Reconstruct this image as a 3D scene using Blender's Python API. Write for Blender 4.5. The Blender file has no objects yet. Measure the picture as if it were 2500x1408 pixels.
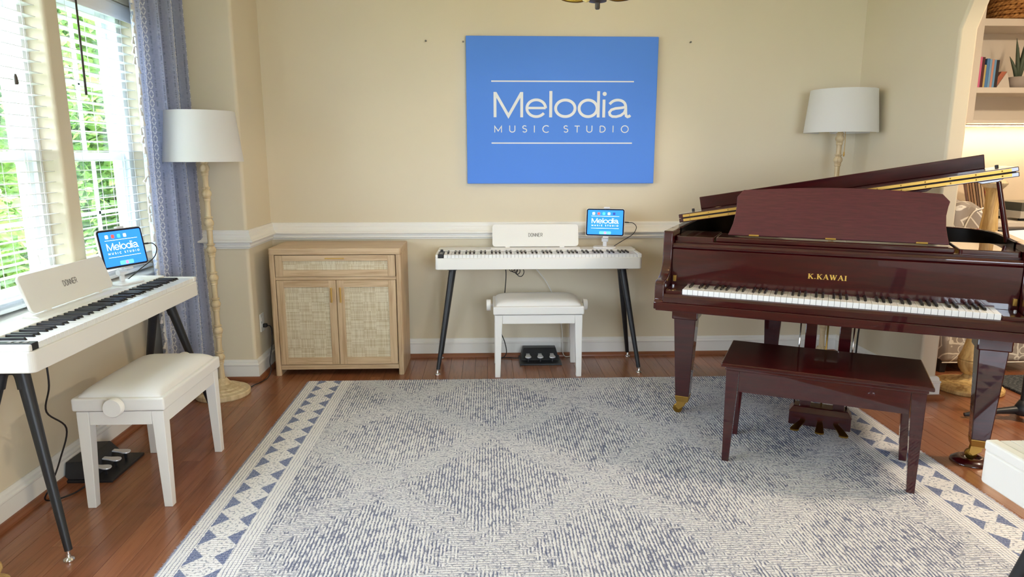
import bpy, math, random
from mathutils import Vector, Matrix, Euler

scene = bpy.context.scene
COL = scene.collection
random.seed(7)
PI = math.pi

# ------------------------------------------------------------------ camera
FPX = 1667.0
PITCH = math.atan(322 / FPX)
YAW = math.atan(63 / FPX * math.cos(PITCH))
CAMH = 1.38
cam_data = bpy.data.cameras.new('camera')
cam_data.sensor_width = 36.0
cam_data.lens = 36.0 * FPX / 2500.0
cam_data.clip_start = 0.05
cam = bpy.data.objects.new('camera', cam_data)
COL.objects.link(cam)
F_ = Vector((math.sin(YAW) * math.cos(PITCH), math.cos(YAW) * math.cos(PITCH), -math.sin(PITCH)))
R_ = Vector((math.cos(YAW), -math.sin(YAW), 0))
U_ = R_.cross(F_)
M = Matrix(((R_.x, U_.x, -F_.x), (R_.y, U_.y, -F_.y), (R_.z, U_.z, -F_.z)))
cam.matrix_world = Matrix.Translation((0, 0, CAMH)) @ M.to_4x4()
scene.camera = cam

# ------------------------------------------------------------------ light
scene.view_settings.view_transform = 'Standard'
scene.view_settings.look = 'None'
scene.view_settings.gamma = 1.0
scene.view_settings.use_curve_mapping = False
scene.view_settings.exposure = 1.78

world = bpy.data.worlds.new('overcast_sky')
world.use_nodes = True
bg = world.node_tree.nodes['Background']
bg.inputs['Color'].default_value = (0.825, 0.918, 1.08, 1)
bg.inputs['Strength'].default_value = 5.0
scene.world = world


def portal(name, loc, rot, sx, sy):
    l = bpy.data.lights.new(name, 'AREA')
    l.shape = 'RECTANGLE'
    l.size, l.size_y = sx, sy
    l.cycles.is_portal = True
    o = bpy.data.objects.new(name, l)
    o.location = loc
    o.rotation_euler = rot
    COL.objects.link(o)
    return o


# daylight sampling through the window openings (portals give off no light of their own)
portal('window_portal', (-2.03, 1.985, 1.455), (0, -PI / 2, 0), 1.45, 3.84)
portal('added_rear_window_portal', (1.35, -1.93, 1.40), (PI / 2, 0, 0), 2.05, 1.80)  # serves the added window behind the camera


# ------------------------------------------------------------------ materials
def lin(r, g=None, b=None):
    if g is None:
        r, g, b = r
    out = []
    for c in (r, g, b):
        c /= 255.0
        out.append(c / 12.92 if c <= 0.04045 else ((c + 0.055) / 1.055) ** 2.4)
    return (out[0], out[1], out[2], 1.0)


class NT:
    """small wrapper that writes node maths compactly"""

    def __init__(self, mat):
        self.t = mat.node_tree
        self.n = self.t.nodes
        self.bsdf = self.n['Principled BSDF']

    def new(self, kind, **kw):
        nd = self.n.new(kind)
        for k, v in kw.items():
            setattr(nd, k, v)
        return nd

    def put(self, sock, v):
        if hasattr(v, 'is_output') or isinstance(v, bpy.types.NodeSocket):
            self.t.links.new(v, sock)
        else:
            sock.default_value = v

    def m(self, op, a, b=None, c=None, clamp=False):
        nd = self.new('ShaderNodeMath', operation=op, use_clamp=clamp)
        self.put(nd.inputs[0], a)
        if b is not None:
            self.put(nd.inputs[1], b)
        if c is not None:
            self.put(nd.inputs[2], c)
        return nd.outputs[0]

    def mix(self, f, a, b):
        nd = self.new('ShaderNodeMix', data_type='RGBA')
        self.put(nd.inputs[0], f)
        self.put(nd.inputs[6], a)
        self.put(nd.inputs[7], b)
        return nd.outputs[2]

    def obj(self):
        return self.new('ShaderNodeTexCoord').outputs['Object']

    def uv(self):
        return self.new('ShaderNodeTexCoord').outputs['UV']

    def xyz(self, v):
        nd = self.new('ShaderNodeSeparateXYZ')
        self.put(nd.inputs[0], v)
        return nd.outputs

    def comb(self, x, y, z):
        nd = self.new('ShaderNodeCombineXYZ')
        for i, q in enumerate((x, y, z)):
            self.put(nd.inputs[i], q)
        return nd.outputs[0]

    def map(self, v, scale, loc=(0, 0, 0)):
        nd = self.new('ShaderNodeMapping')
        self.put(nd.inputs['Vector'], v)
        nd.inputs['Scale'].default_value = scale
        nd.inputs['Location'].default_value = loc
        return nd.outputs[0]

    def noise(self, v, scale=1.0, detail=2.0, rough=0.5, dist=0.0):
        nd = self.new('ShaderNodeTexNoise')
        self.put(nd.inputs['Vector'], v)
        nd.inputs['Scale'].default_value = scale
        nd.inputs['Detail'].default_value = detail
        nd.inputs['Roughness'].default_value = rough
        nd.inputs['Distortion'].default_value = dist
        return nd.outputs[0]

    def white(self, v):
        nd = self.new('ShaderNodeTexWhiteNoise', noise_dimensions='3D')
        self.put(nd.inputs['Vector'], v)
        return nd.outputs['Value']

    def rnd(self):
        return self.new('ShaderNodeObjectInfo').outputs['Random']

    def step(self, x, a, b):
        nd = self.new('ShaderNodeMapRange', interpolation_type='SMOOTHSTEP')
        self.put(nd.inputs[0], x)
        nd.inputs[1].default_value = a
        nd.inputs[2].default_value = b
        return nd.outputs[0]

    def bump(self, h, strength=0.3, dist=0.002):
        nd = self.new('ShaderNodeBump')
        nd.inputs['Strength'].default_value = strength
        nd.inputs['Distance'].default_value = dist
        self.put(nd.inputs['Height'], h)
        self.put(self.bsdf.inputs['Normal'], nd.outputs[0])

    def color(self, c):
        self.put(self.bsdf.inputs['Base Color'], c)


def mat(name, rgb, rough=0.5, metal=0.0, coat=0.0, spec=None, fn=None, coat_rough=0.04, emit=None, estr=0.0):
    m_ = bpy.data.materials.new(name)
    m_.use_nodes = True
    b = m_.node_tree.nodes['Principled BSDF']
    b.inputs['Base Color'].default_value = lin(rgb)
    b.inputs['Roughness'].default_value = rough
    b.inputs['Metallic'].default_value = metal
    b.inputs['Coat Weight'].default_value = coat
    b.inputs['Coat Roughness'].default_value = coat_rough
    if spec is not None:
        b.inputs['Specular IOR Level'].default_value = spec
    if emit:
        b.inputs['Emission Color'].default_value = lin(emit)
        b.inputs['Emission Strength'].default_value = estr
    if fn:
        fn(NT(m_))
    return m_


def f_paint(rgb, bump=0.08):
    def fn(n):
        o = n.obj()
        a = n.noise(o, 1.3, 2)
        c = lin(rgb)
        d = lin(tuple(int(q * 0.965) for q in rgb))
        n.color(n.mix(a, c, d))
        n.bump(n.noise(o, 220, 2), bump, 0.001)
    return fn


def f_mahog(n):
    o = n.obj()
    s = n.noise(n.map(o, (3, 3, 26)), 3.0, 4, 0.6, 0.4)
    fl = n.noise(n.map(o, (30, 30, 6)), 1.0, 2)
    c = n.mix(n.step(s, 0.3, 0.75), lin(47, 3, 7), lin(64, 7, 10))
    c = n.mix(n.step(fl, 0.55, 0.8), c, lin(54, 5, 8))
    n.color(c)
    n.bsdf.inputs['Coat IOR'].default_value = 1.62


def f_mahog_satin(n):
    o = n.obj()
    s = n.noise(n.map(o, (4, 4, 60)), 3.0, 4, 0.6, 0.2)
    c = n.mix(n.step(s, 0.35, 0.7), lin(72, 18, 27), lin(88, 27, 36))
    n.color(c)


def f_plank(n):
    o = n.obj()
    r = n.rnd()
    sh = n.comb(n.m('MULTIPLY', r, 17.0), n.m('MULTIPLY', r, 31.0), 0.0)
    nd = n.new('ShaderNodeVectorMath', operation='ADD')
    n.put(nd.inputs[0], o)
    n.put(nd.inputs[1], sh)
    v = nd.outputs[0]
    g = n.noise(n.map(v, (60, 3.2, 1)), 1.0, 5, 0.62, 0.6)
    g2 = n.noise(n.map(v, (220, 9, 1)), 1.0, 2)
    big = n.noise(n.map(v, (9, 1.2, 1)), 1.0, 2)
    base = n.mix(r, lin(134, 83, 56), lin(158, 105, 73))
    c = n.mix(n.m('MULTIPLY', n.step(g, 0.42, 0.74), 0.62), base, lin(106, 62, 41))
    c = n.mix(n.m('MULTIPLY', n.step(g2, 0.55, 0.8), 0.25), c, lin(184, 126, 86))
    c = n.mix(n.m('MULTIPLY', n.step(big, 0.35, 0.75), 0.35), c, lin(158, 88, 54))
    n.color(c)
    n.put(n.bsdf.inputs['Roughness'], n.m('ADD', n.m('MULTIPLY', g, 0.10), 0.20))
    n.bump(g, 0.06, 0.001)


def f_oak(n):
    o = n.obj()
    g = n.noise(n.map(o, (14, 14, 120)), 1.0, 4, 0.6, 0.5)
    g = n.noise(n.map(o, (3, 60, 60)), 1.0, 4, 0.6, 0.5)
    c = n.mix(n.step(g, 0.35, 0.72), lin(212, 184, 148), lin(182, 150, 114))
    n.color(c)


def f_oak_v(n):
    o = n.obj()
    g = n.noise(n.map(o, (60, 60, 3)), 1.0, 4, 0.6, 0.5)
    c = n.mix(n.step(g, 0.35, 0.72), lin(210, 182, 146), lin(180, 148, 112))
    n.color(c)


def f_cane(n):
    o = n.xyz(n.obj())
    x, z = o[0], o[2]
    P = 0.0052
    ix = n.m('FLOOR', n.m('DIVIDE', x, P))
    iz = n.m('FLOOR', n.m('DIVIDE', z, P))
    fx = n.m('ABSOLUTE', n.m('SUBTRACT', n.m('FRACT', n.m('DIVIDE', x, P)), 0.5))
    fz = n.m('ABSOLUTE', n.m('SUBTRACT', n.m('FRACT', n.m('DIVIDE', z, P)), 0.5))
    chk = n.m('MODULO', n.m('ABSOLUTE', n.m('ADD', ix, iz)), 2.0)
    gap = n.m('MULTIPLY', n.step(fx, 0.36, 0.5), n.step(fz, 0.30, 0.5))
    sx = n.white(n.comb(ix, 0, n.m('FLOOR', n.m('DIVIDE', z, 0.06))))
    sz = n.white(n.comb(n.m('FLOOR', n.m('DIVIDE', x, 0.08)), 3, iz))
    tone = n.m('ADD', n.m('MULTIPLY', sx, 0.5), n.m('MULTIPLY', sz, 0.5))
    c = n.mix(tone, lin(196, 176, 140), lin(236, 226, 200))
    c = n.mix(n.m('MULTIPLY', chk, 0.18), c, lin(150, 120, 84))
    c = n.mix(n.m('MULTIPLY', gap, 0.85), c, lin(120, 92, 60))
    n.color(c)
    n.bump(n.m('SUBTRACT', n.m('ADD', chk, tone), n.m('MULTIPLY', gap, 2.0)), 0.5, 0.001)


def f_wood_lamp(n):
    o = n.obj()
    g = n.noise(n.map(o, (30, 30, 4)), 1.0, 4, 0.6, 0.6)
    c = n.mix(n.step(g, 0.35, 0.75), lin(222, 202, 164), lin(190, 164, 122))
    n.color(c)
    n.bump(g, 0.04, 0.001)


def f_wood_candle(n):
    o = n.obj()
    g = n.noise(n.map(o, (26, 26, 3)), 1.0, 5, 0.65, 0.8)
    c = n.mix(n.step(g, 0.3, 0.75), lin(228, 196, 132), lin(160, 116, 62))
    n.color(c)
    n.bump(g, 0.05, 0.001)


def f_shade(n):
    o = n.obj()
    a = n.noise(n.map(o, (260, 260, 30)), 1.0, 1)
    b = n.noise(n.map(o, (30, 30, 260)), 1.0, 1)
    n.bump(n.m('ADD', a, b), 0.15, 0.001)


def f_weave(rgb, rgb2, s=420):
    def fn(n):
        o = n.obj()
        a = n.noise(n.map(o, (s, s, s * 0.12)), 1.0, 2)
        b = n.noise(n.map(o, (s * 0.12, s * 0.12, s)), 1.0, 2)
        t = n.m('ADD', n.m('MULTIPLY', a, 0.5), n.m('MULTIPLY', b, 0.5))
        n.color(n.mix(n.step(t, 0.35, 0.65), lin(rgb), lin(rgb2)))
        n.bump(t, 0.25, 0.001)
    return fn


def f_curtain(n):
    s = n.xyz(n.uv())
    u, v = s[0], s[1]
    wv = n.noise(n.map(n.comb(u, v, 0), (500, 45, 1)), 1.0, 2)
    wh = n.noise(n.map(n.comb(u, v, 0), (45, 500, 1)), 1.0, 2)
    t = n.m('ADD', n.m('MULTIPLY', wv, 0.5), n.m('MULTIPLY', wh, 0.5))
    band = n.noise(n.map(n.comb(u, 0, 0), (7, 1, 1)), 1.0, 1)
    c = n.mix(n.step(t, 0.36, 0.64), lin(150, 164, 200), lin(216, 221, 234))
    c = n.mix(n.m('MULTIPLY', n.step(band, 0.5, 0.62), 0.6), c, lin(150, 150, 168))
    # stitched chains of chevrons
    P = 0.088
    f = n.m('SUBTRACT', n.m('MULTIPLY', n.m('FRACT', n.m('DIVIDE', u, P)), P), P * 0.5)
    a = n.m('DIVIDE', n.m('ABSOLUTE', f), 0.0105)
    vv = n.m('FRACT', n.m('DIVIDE', v, 0.046))
    tri = n.m('ABSOLUTE', n.m('SUBTRACT', n.m('MULTIPLY', vv, 2.0), 1.0))
    d = n.m('ABSOLUTE', n.m('SUBTRACT', a, n.m('MULTIPLY', tri, 1.05)))
    st = n.m('MULTIPLY', n.step(d, 0.36, 0.20), n.step(a, 1.12, 1.0))
    gap = n.m('MULTIPLY', n.step(tri, 0.06, 0.14), n.step(tri, 0.96, 0.88))
    st = n.m('MULTIPLY', st, gap)
    c = n.mix(st, c, lin(250, 248, 244))
    # little fringed tucks on both sides of the chains
    e = n.m('ABSOLUTE', n.m('SUBTRACT', n.m('ABSOLUTE', f), 0.024))
    dash = n.step(n.white(n.comb(n.m('FLOOR', n.m('DIVIDE', v, 0.004)), n.m('FLOOR', n.m('DIVIDE', u, P)), 0)), 0.45, 0.55)
    c = n.mix(n.m('MULTIPLY', n.m('MULTIPLY', n.step(e, 0.0045, 0.003), dash), 0.55), c, lin(70, 76, 104))
    # plain cream hem along the tassel edge
    c = n.mix(n.step(u, 0.011, 0.009), c, lin(226, 222, 214))
    n.color(c)
    n.bump(n.m('ADD', t, st), 0.35, 0.0015)


def f_rug(n):
    o = n.xyz(n.obj())
    x, y = o[0], o[1]
    P = 0.0135
    wob = n.m('MULTIPLY', n.m('SUBTRACT', n.noise(n.map(n.comb(x, y, 0), (34, 30, 1)), 1.0, 3), 0.5), 0.011)
    xr = n.m('ADD', x, wob)
    yr = n.m('ADD', y, wob)
    ix = n.m('FLOOR', n.m('DIVIDE', xr, P))
    iy = n.m('FLOOR', n.m('DIVIDE', yr, P))
    fx = n.m('ABSOLUTE', n.m('SUBTRACT', n.m('FRACT', n.m('DIVIDE', xr, P)), 0.5))
    fy = n.m('ABSOLUTE', n.m('SUBTRACT', n.m('FRACT', n.m('DIVIDE', yr, P)), 0.5))
    # streaks running along y and along x
    n1 = n.noise(n.comb(n.m('MULTIPLY', ix, 7.31), n.m('MULTIPLY', y, 21.0), 0.0), 1.0, 4, 0.65)
    n2 = n.noise(n.comb(n.m('MULTIPLY', x, 26.0), n.m('MULTIPLY', iy, 7.31), 5.0), 1.0, 3, 0.6)
    h1 = n.noise(n.map(n.comb(x, y, 0), (210, 90, 1)), 1.0, 2)
    h2 = n.noise(n.map(n.comb(x, y, 0), (90, 210, 1)), 1.0, 2)
    # tone: large soft fading of the print
    big = n.noise(n.map(n.comb(x, y, 0), (2.2, 1.5, 1)), 1.0, 3)
    off = n.m('MULTIPLY', n.m('SUBTRACT', big, 0.5), 0.22)
    d1 = n.step(n.m('ADD', n.m('ADD', n1, n.m('MULTIPLY', h1, 0.25)), off), 0.62, 0.80)
    d2 = n.step(n.m('ADD', n.m('ADD', n2, n.m('MULTIPLY', h2, 0.30)), off), 0.66, 0.86)
    spk = n.step(n.noise(n.map(n.comb(x, y, 0), (85, 115, 1)), 1.0, 3, 0.6), 0.53, 0.61)
    gapx = n.m('MULTIPLY', n.step(fx, 0.12, 0.40), n.step(n.m('ADD', n.m('ADD', n1, n.m('MULTIPLY', h1, 0.5)), off), 0.50, 0.80))
    gapy = n.m('MULTIPLY', n.step(fy, 0.14, 0.42), n.step(n.m('ADD', h1, n.m('MULTIPLY', n2, 0.4)), 0.42, 0.70))
    s1 = n.m('MAXIMUM', n.m('MULTIPLY', d1, 0.80), n.m('MULTIPLY', gapx, 0.92))
    s2 = n.m('MAXIMUM', n.m('MULTIPLY', d2, 0.6), n.m('MAXIMUM', n.m('MULTIPLY', gapy, 0.52), n.m('MULTIPLY', spk, 0.72)))
    # lozenges choose between the two directions
    jit = n.m('MULTIPLY', n.m('SUBTRACT', n.noise(n.map(n.comb(x, y, 3), (30, 30, 1)), 1.0, 3), 0.5), 0.62)
    tx = n.m('ABSOLUTE', n.m('SUBTRACT', n.m('FRACT', n.m('DIVIDE', n.m('SUBTRACT', x, 0.47), 0.92)), 0.5))
    ty = n.m('ABSOLUTE', n.m('SUBTRACT', n.m('FRACT', n.m('DIVIDE', n.m('SUBTRACT', y, 0.16), 1.02)), 0.5))
    loz = n.m('ADD', n.m('ADD', tx, ty), jit)
    k = n.m('MULTIPLY', n.step(loz, 0.36, 0.46), n.step(loz, 0.68, 0.58))
    s = n.m('ADD', n.m('MULTIPLY', s1, n.m('SUBTRACT', 1.0, k)), n.m('MULTIPLY', s2, k))
    hgt = n.m('ADD', n.m('MULTIPLY', n.m('SUBTRACT', 0.5, fx), n.m('SUBTRACT', 1.0, k)), n.m('MULTIPLY', n.m('SUBTRACT', 0.5, fy), k))
    cream = lin(236, 233, 232)
    blue = lin(64, 76, 120)
    field = n.mix(s, cream, n.mix(h2, blue, lin(92, 99, 126)))
    # side borders: distance in from the nearer long edge
    XL, XR = -1.11, 2.05
    e = n.m('MINIMUM', n.m('SUBTRACT', x, XL), n.m('SUBTRACT', XR, x))
    Q = 0.1255
    fyq = n.m('FRACT', n.m('DIVIDE', y, Q))
    t0, t1 = 0.062, 0.205
    q = n.m('DIVIDE', n.m('SUBTRACT', e, t0), t1 - t0)
    # bow ties: two triangles whose points meet in the middle of the band
    vq = n.m('ABSOLUTE', n.m('SUBTRACT', n.m('MULTIPLY', fyq, 2.0), 1.0))
    arm = n.m('ADD', n.m('ABSOLUTE', n.m('SUBTRACT', n.m('MULTIPLY', q, 2.0), 1.0)), n.m('MULTIPLY', n.m('SUBTRACT', h1, 0.5), 0.16))
    tri = n.m('MULTIPLY', n.step(n.m('SUBTRACT', n.m('SUBTRACT', arm, n.m('MULTIPLY', vq, 0.80)), 0.24), 0.0, 0.06), n.step(arm, 1.0, 0.97))
    dots = n.step(n.noise(n.map(n.comb(x, y, 0), (90, 90, 1)), 1.0, 2), 0.54, 0.62)
    bandc = n.mix(n.m('MULTIPLY', dots, 0.65), cream, lin(128, 134, 156))
    bandc = n.mix(tri, bandc, n.mix(n.step(h1, 0.3, 0.75), lin(104, 114, 150), lin(156, 162, 184)))
    cords = n.mix(n.m('MULTIPLY', n.step(fx, 0.30, 0.5), n.m('ADD', 0.35, n.m('MULTIPLY', n.step(n1, 0.35, 0.6), 0.6))), cream, lin(108, 116, 146))
    inb = n.m('MULTIPLY', n.step(e, t0 - 0.001, t0 + 0.001), n.step(e, t1 + 0.001, t1 - 0.001))
    b = n.mix(inb, cords, bandc)
    c = n.mix(n.step(e, 0.268, 0.270), b, field)
    # the bound outer edge is blue
    c = n.mix(n.m('MULTIPLY', n.step(e, 0.010, 0.004), 0.55), c, lin(120, 134, 176))
    n.color(c)
    n.bump(n.m('ADD', hgt, n.m('MULTIPLY', h1, 0.6)), 0.75, 0.005)


def f_leaf(n):
    r = n.noise(n.map(n.obj(), (9, 9, 9)), 1.0, 2)
    n.color(n.mix(n.step(r, 0.35, 0.65), lin(58, 96, 40), lin(130, 170, 84)))


def f_chair(n):
    o = n.obj()
    s = n.xyz(o)
    vor = n.new('ShaderNodeTexVoronoi', feature='DISTANCE_TO_EDGE')
    n.put(vor.inputs['Vector'], n.map(o, (5.2, 5.2, 5.2), (0.3, 0.1, 0.2)))
    vor.inputs['Scale'].default_value = 1.0
    wob = n.noise(o, 20, 2)
    l1 = n.step(n.m('ABSOLUTE', n.m('SUBTRACT', n.m('ADD', vor.outputs['Distance'], n.m('MULTIPLY', wob, 0.06)), 0.16)), 0.026, 0.014)
    v2 = n.new('ShaderNodeTexVoronoi', feature='F1')
    n.put(v2.inputs['Vector'], n.map(o, (17, 17, 17)))
    v2.inputs['Scale'].default_value = 1.0
    l2 = n.step(n.m('ABSOLUTE', n.m('SUBTRACT', v2.outputs['Distance'], 0.42)), 0.07, 0.04)
    keep = n.step(n.noise(o, 4.0, 1), 0.5, 0.56)
    l = n.m('MAXIMUM', l1, n.m('MULTIPLY', l2, keep))
    n.color(n.mix(l, lin(160, 150, 142), lin(226, 220, 210)))
    n.bump(n.noise(o, 300, 2), 0.2, 0.001)


def f_dark_rug(n):
    o = n.obj()
    a = n.noise(n.map(o, (60, 220, 1)), 1.0, 3)
    n.color(n.mix(n.step(a, 0.45, 0.7), lin(38, 44, 50), lin(120, 122, 122)))
    n.bump(a, 0.5, 0.004)


def f_basket(n):
    o = n.obj()
    a = n.noise(n.map(o, (30, 30, 50)), 1.0, 3)
    n.color(n.mix(n.step(a, 0.35, 0.7), lin(204, 150, 84), lin(158, 104, 52)))


def f_grass(n):
    a = n.noise(n.obj(), 6, 4)
    n.color(n.mix(a, lin(92, 128, 60), lin(140, 168, 92)))


MAT = dict(
    wall=mat('wall_paint', (227, 215, 189), 0.62, spec=0.25, fn=f_paint((227, 215, 189))),
    wall2=mat('living_wall_paint', (212, 198, 176), 0.7, spec=0.2, fn=f_paint((220, 204, 180))),
    ceil=mat('ceiling_paint', (240, 238, 230), 0.85, spec=0.1),
    trim=mat('white_trim_paint', (238, 236, 230), 0.35, spec=0.35),
    plank=mat('brazilian_cherry_plank', (120, 60, 34), 0.25, coat=0.25, coat_rough=0.18, fn=f_plank),
    subfloor=mat('dark_floor_joint', (36, 18, 10), 0.7),
    shoe=mat('brown_shoe_moulding', (138, 84, 54), 0.35),
    rug=mat('blue_cream_tufted_rug', (220, 215, 205), 0.95, spec=0.05, fn=f_rug),
    yarn=mat('rug_edge_yarn', (176, 180, 198), 0.95, spec=0.05),
    mahog=mat('polished_mahogany', (70, 18, 22), 0.30, spec=0.2, coat=1.0, coat_rough=0.025, fn=f_mahog),
    mahog_s=mat('satin_mahogany', (96, 34, 38), 0.38, coat=0.35, coat_rough=0.25, fn=f_mahog_satin),
    brass=mat('polished_brass', (184, 146, 74), 0.42, metal=0.95),
    brass_h=mat('gold_handle', (226, 190, 112), 0.3, metal=0.9),
    brass_d=mat('aged_brass', (150, 116, 52), 0.3, metal=1.0),
    gold=mat('gold_leaf_lettering', (226, 188, 92), 0.35, metal=0.6),
    plate=mat('bronze_piano_plate', (176, 138, 66), 0.35, metal=0.7),
    black_in=mat('black_piano_interior', (14, 11, 11), 0.35),
    ivory=mat('white_key_plastic', (238, 238, 236), 0.25, coat=0.3),
    ebony=mat('black_key_plastic', (26, 24, 26), 0.35),
    white=mat('white_satin_plastic', (238, 236, 230), 0.38),
    white_l=mat('white_lacquer', (240, 237, 232), 0.35),
    cushion=mat('white_leatherette', (240, 238, 236), 0.45, fn=lambda n: n.bump(n.noise(n.obj(), 260, 2), 0.1, 0.001)),
    blackm=mat('black_painted_steel', (34, 36, 40), 0.42),
    blackp=mat('black_plastic', (30, 31, 34), 0.45),
    rubber=mat('black_cable_rubber', (24, 22, 24), 0.5),
    chrome=mat('chrome', (220, 220, 224), 0.12, metal=1.0),
    steel=mat('brushed_pedal_steel', (226, 228, 234), 0.3, metal=0.45),
    grey_txt=mat('grey_print', (138, 134, 128), 0.6),
    canvas=mat('blue_canvas', (92, 144, 236), 0.7, spec=0.2, fn=lambda n: n.bump(n.noise(n.obj(), 500, 1), 0.1, 0.001)),
    print_w=mat('white_canvas_print', (232, 234, 236), 0.6),
    oak=mat('pale_oak', (196, 164, 124), 0.45, fn=f_oak),
    oak_v=mat('pale_oak_upright', (196, 164, 124), 0.45, fn=f_oak_v),
    cane=mat('woven_cane', (205, 186, 146), 0.7, fn=f_cane),
    dark=mat('dark_shadow_gap', (42, 30, 20), 0.8),
    lampwood=mat('cream_washed_turned_wood', (212, 192, 154), 0.5, fn=f_wood_lamp),
    candle=mat('honey_turned_wood', (204, 166, 104), 0.5, fn=f_wood_candle),
    shade=mat('white_linen_shade', (240, 239, 236), 0.85, spec=0.1, fn=f_shade),
    curtain=mat('blue_woven_curtain', (150, 168, 200), 0.9, spec=0.05, fn=f_curtain),
    tassel=mat('cream_tassel_cotton', (214, 210, 204), 0.9, spec=0.05),
    slat=mat('white_blind_slat', (240, 242, 242), 0.4),
    sash=mat('white_window_vinyl', (232, 236, 238), 0.4),
    wand=mat('dark_wand', (70, 58, 48), 0.45),
    nail=mat('steel_nail', (110, 106, 100), 0.35, metal=0.8),
    leaf=mat('green_leaves', (110, 150, 70), 0.55, fn=f_leaf),
    bark=mat('brown_bark', (96, 76, 58), 0.9),
    grass=mat('lawn_grass', (110, 150, 70), 0.95, fn=f_grass),
    chair=mat('grey_floral_upholstery', (160, 150, 142), 0.9, spec=0.1, fn=f_chair),
    piping=mat('cream_piping', (226, 220, 210), 0.8),
    darkrug=mat('charcoal_striped_rug', (50, 54, 60), 0.95, fn=f_dark_rug),
    shelfw=mat('cream_white_shelf_paint', (236, 226, 212), 0.45),
    basket=mat('golden_woven_fibre', (190, 138, 76), 0.75, fn=f_basket),
    pot=mat('grey_stone_pot', (176, 166, 158), 0.8),
    aloe=mat('green_aloe', (84, 98, 80), 0.55),
    marble=mat('cream_marble', (222, 212, 198), 0.4),
    copper=mat('copper_stone', (186, 110, 82), 0.5),
    dust=mat('smoked_dust_cover', (92, 92, 86), 0.2),
    silver=mat('silver_turntable', (206, 200, 190), 0.35),
    paper=mat('sheet_music_paper', (224, 228, 230), 0.7),
    silver_tab=mat('white_tablet_case', (236, 236, 238), 0.35),
    screen=mat('lit_blue_screen', (30, 90, 200), 0.15, emit=(40, 118, 224), estr=0.62),
    screen_w=mat('lit_white_pixels', (220, 226, 236), 0.3, emit=(240, 244, 250), estr=0.75),
    screen_d=mat('lit_pale_dock', (80, 150, 220), 0.3, emit=(86, 160, 236), estr=0.62),
    bezel=mat('black_glass_bezel', (26, 28, 44), 0.12),
)


def f_glass():
    m_ = bpy.data.materials.new('window_glass')
    m_.use_nodes = True
    t = m_.node_tree
    t.nodes.remove(t.nodes['Principled BSDF'])
    tr = t.nodes.new('ShaderNodeBsdfTransparent')
    tr.inputs[0].default_value = (0.97, 0.985, 0.98, 1)
    gl = t.nodes.new('ShaderNodeBsdfGlossy')
    gl.inputs['Roughness'].default_value = 0.02
    mx = t.nodes.new('ShaderNodeMixShader')
    mx.inputs[0].default_value = 0.07
    t.links.new(tr.outputs[0], mx.inputs[1])
    t.links.new(gl.outputs[0], mx.inputs[2])
    t.links.new(mx.outputs[0], t.nodes['Material Output'].inputs[0])
    return m_


MAT['glass'] = f_glass()


def translucent(key, fac, tint):
    m_ = MAT[key]
    t = m_.node_tree
    out = t.nodes['Material Output']
    b = t.nodes['Principled BSDF']
    tr = t.nodes.new('ShaderNodeBsdfTranslucent')
    tr.inputs[0].default_value = tint
    mx = t.nodes.new('ShaderNodeMixShader')
    mx.inputs[0].default_value = fac
    t.links.new(b.outputs[0], mx.inputs[1])
    t.links.new(tr.outputs[0], mx.inputs[2])
    t.links.new(mx.outputs[0], out.inputs[0])


translucent('shade', 0.30, (0.9, 0.88, 0.84, 1))
translucent('curtain', 0.32, (0.62, 0.68, 0.84, 1))
translucent('leaf', 0.35, (0.42, 0.60, 0.16, 1))


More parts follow.
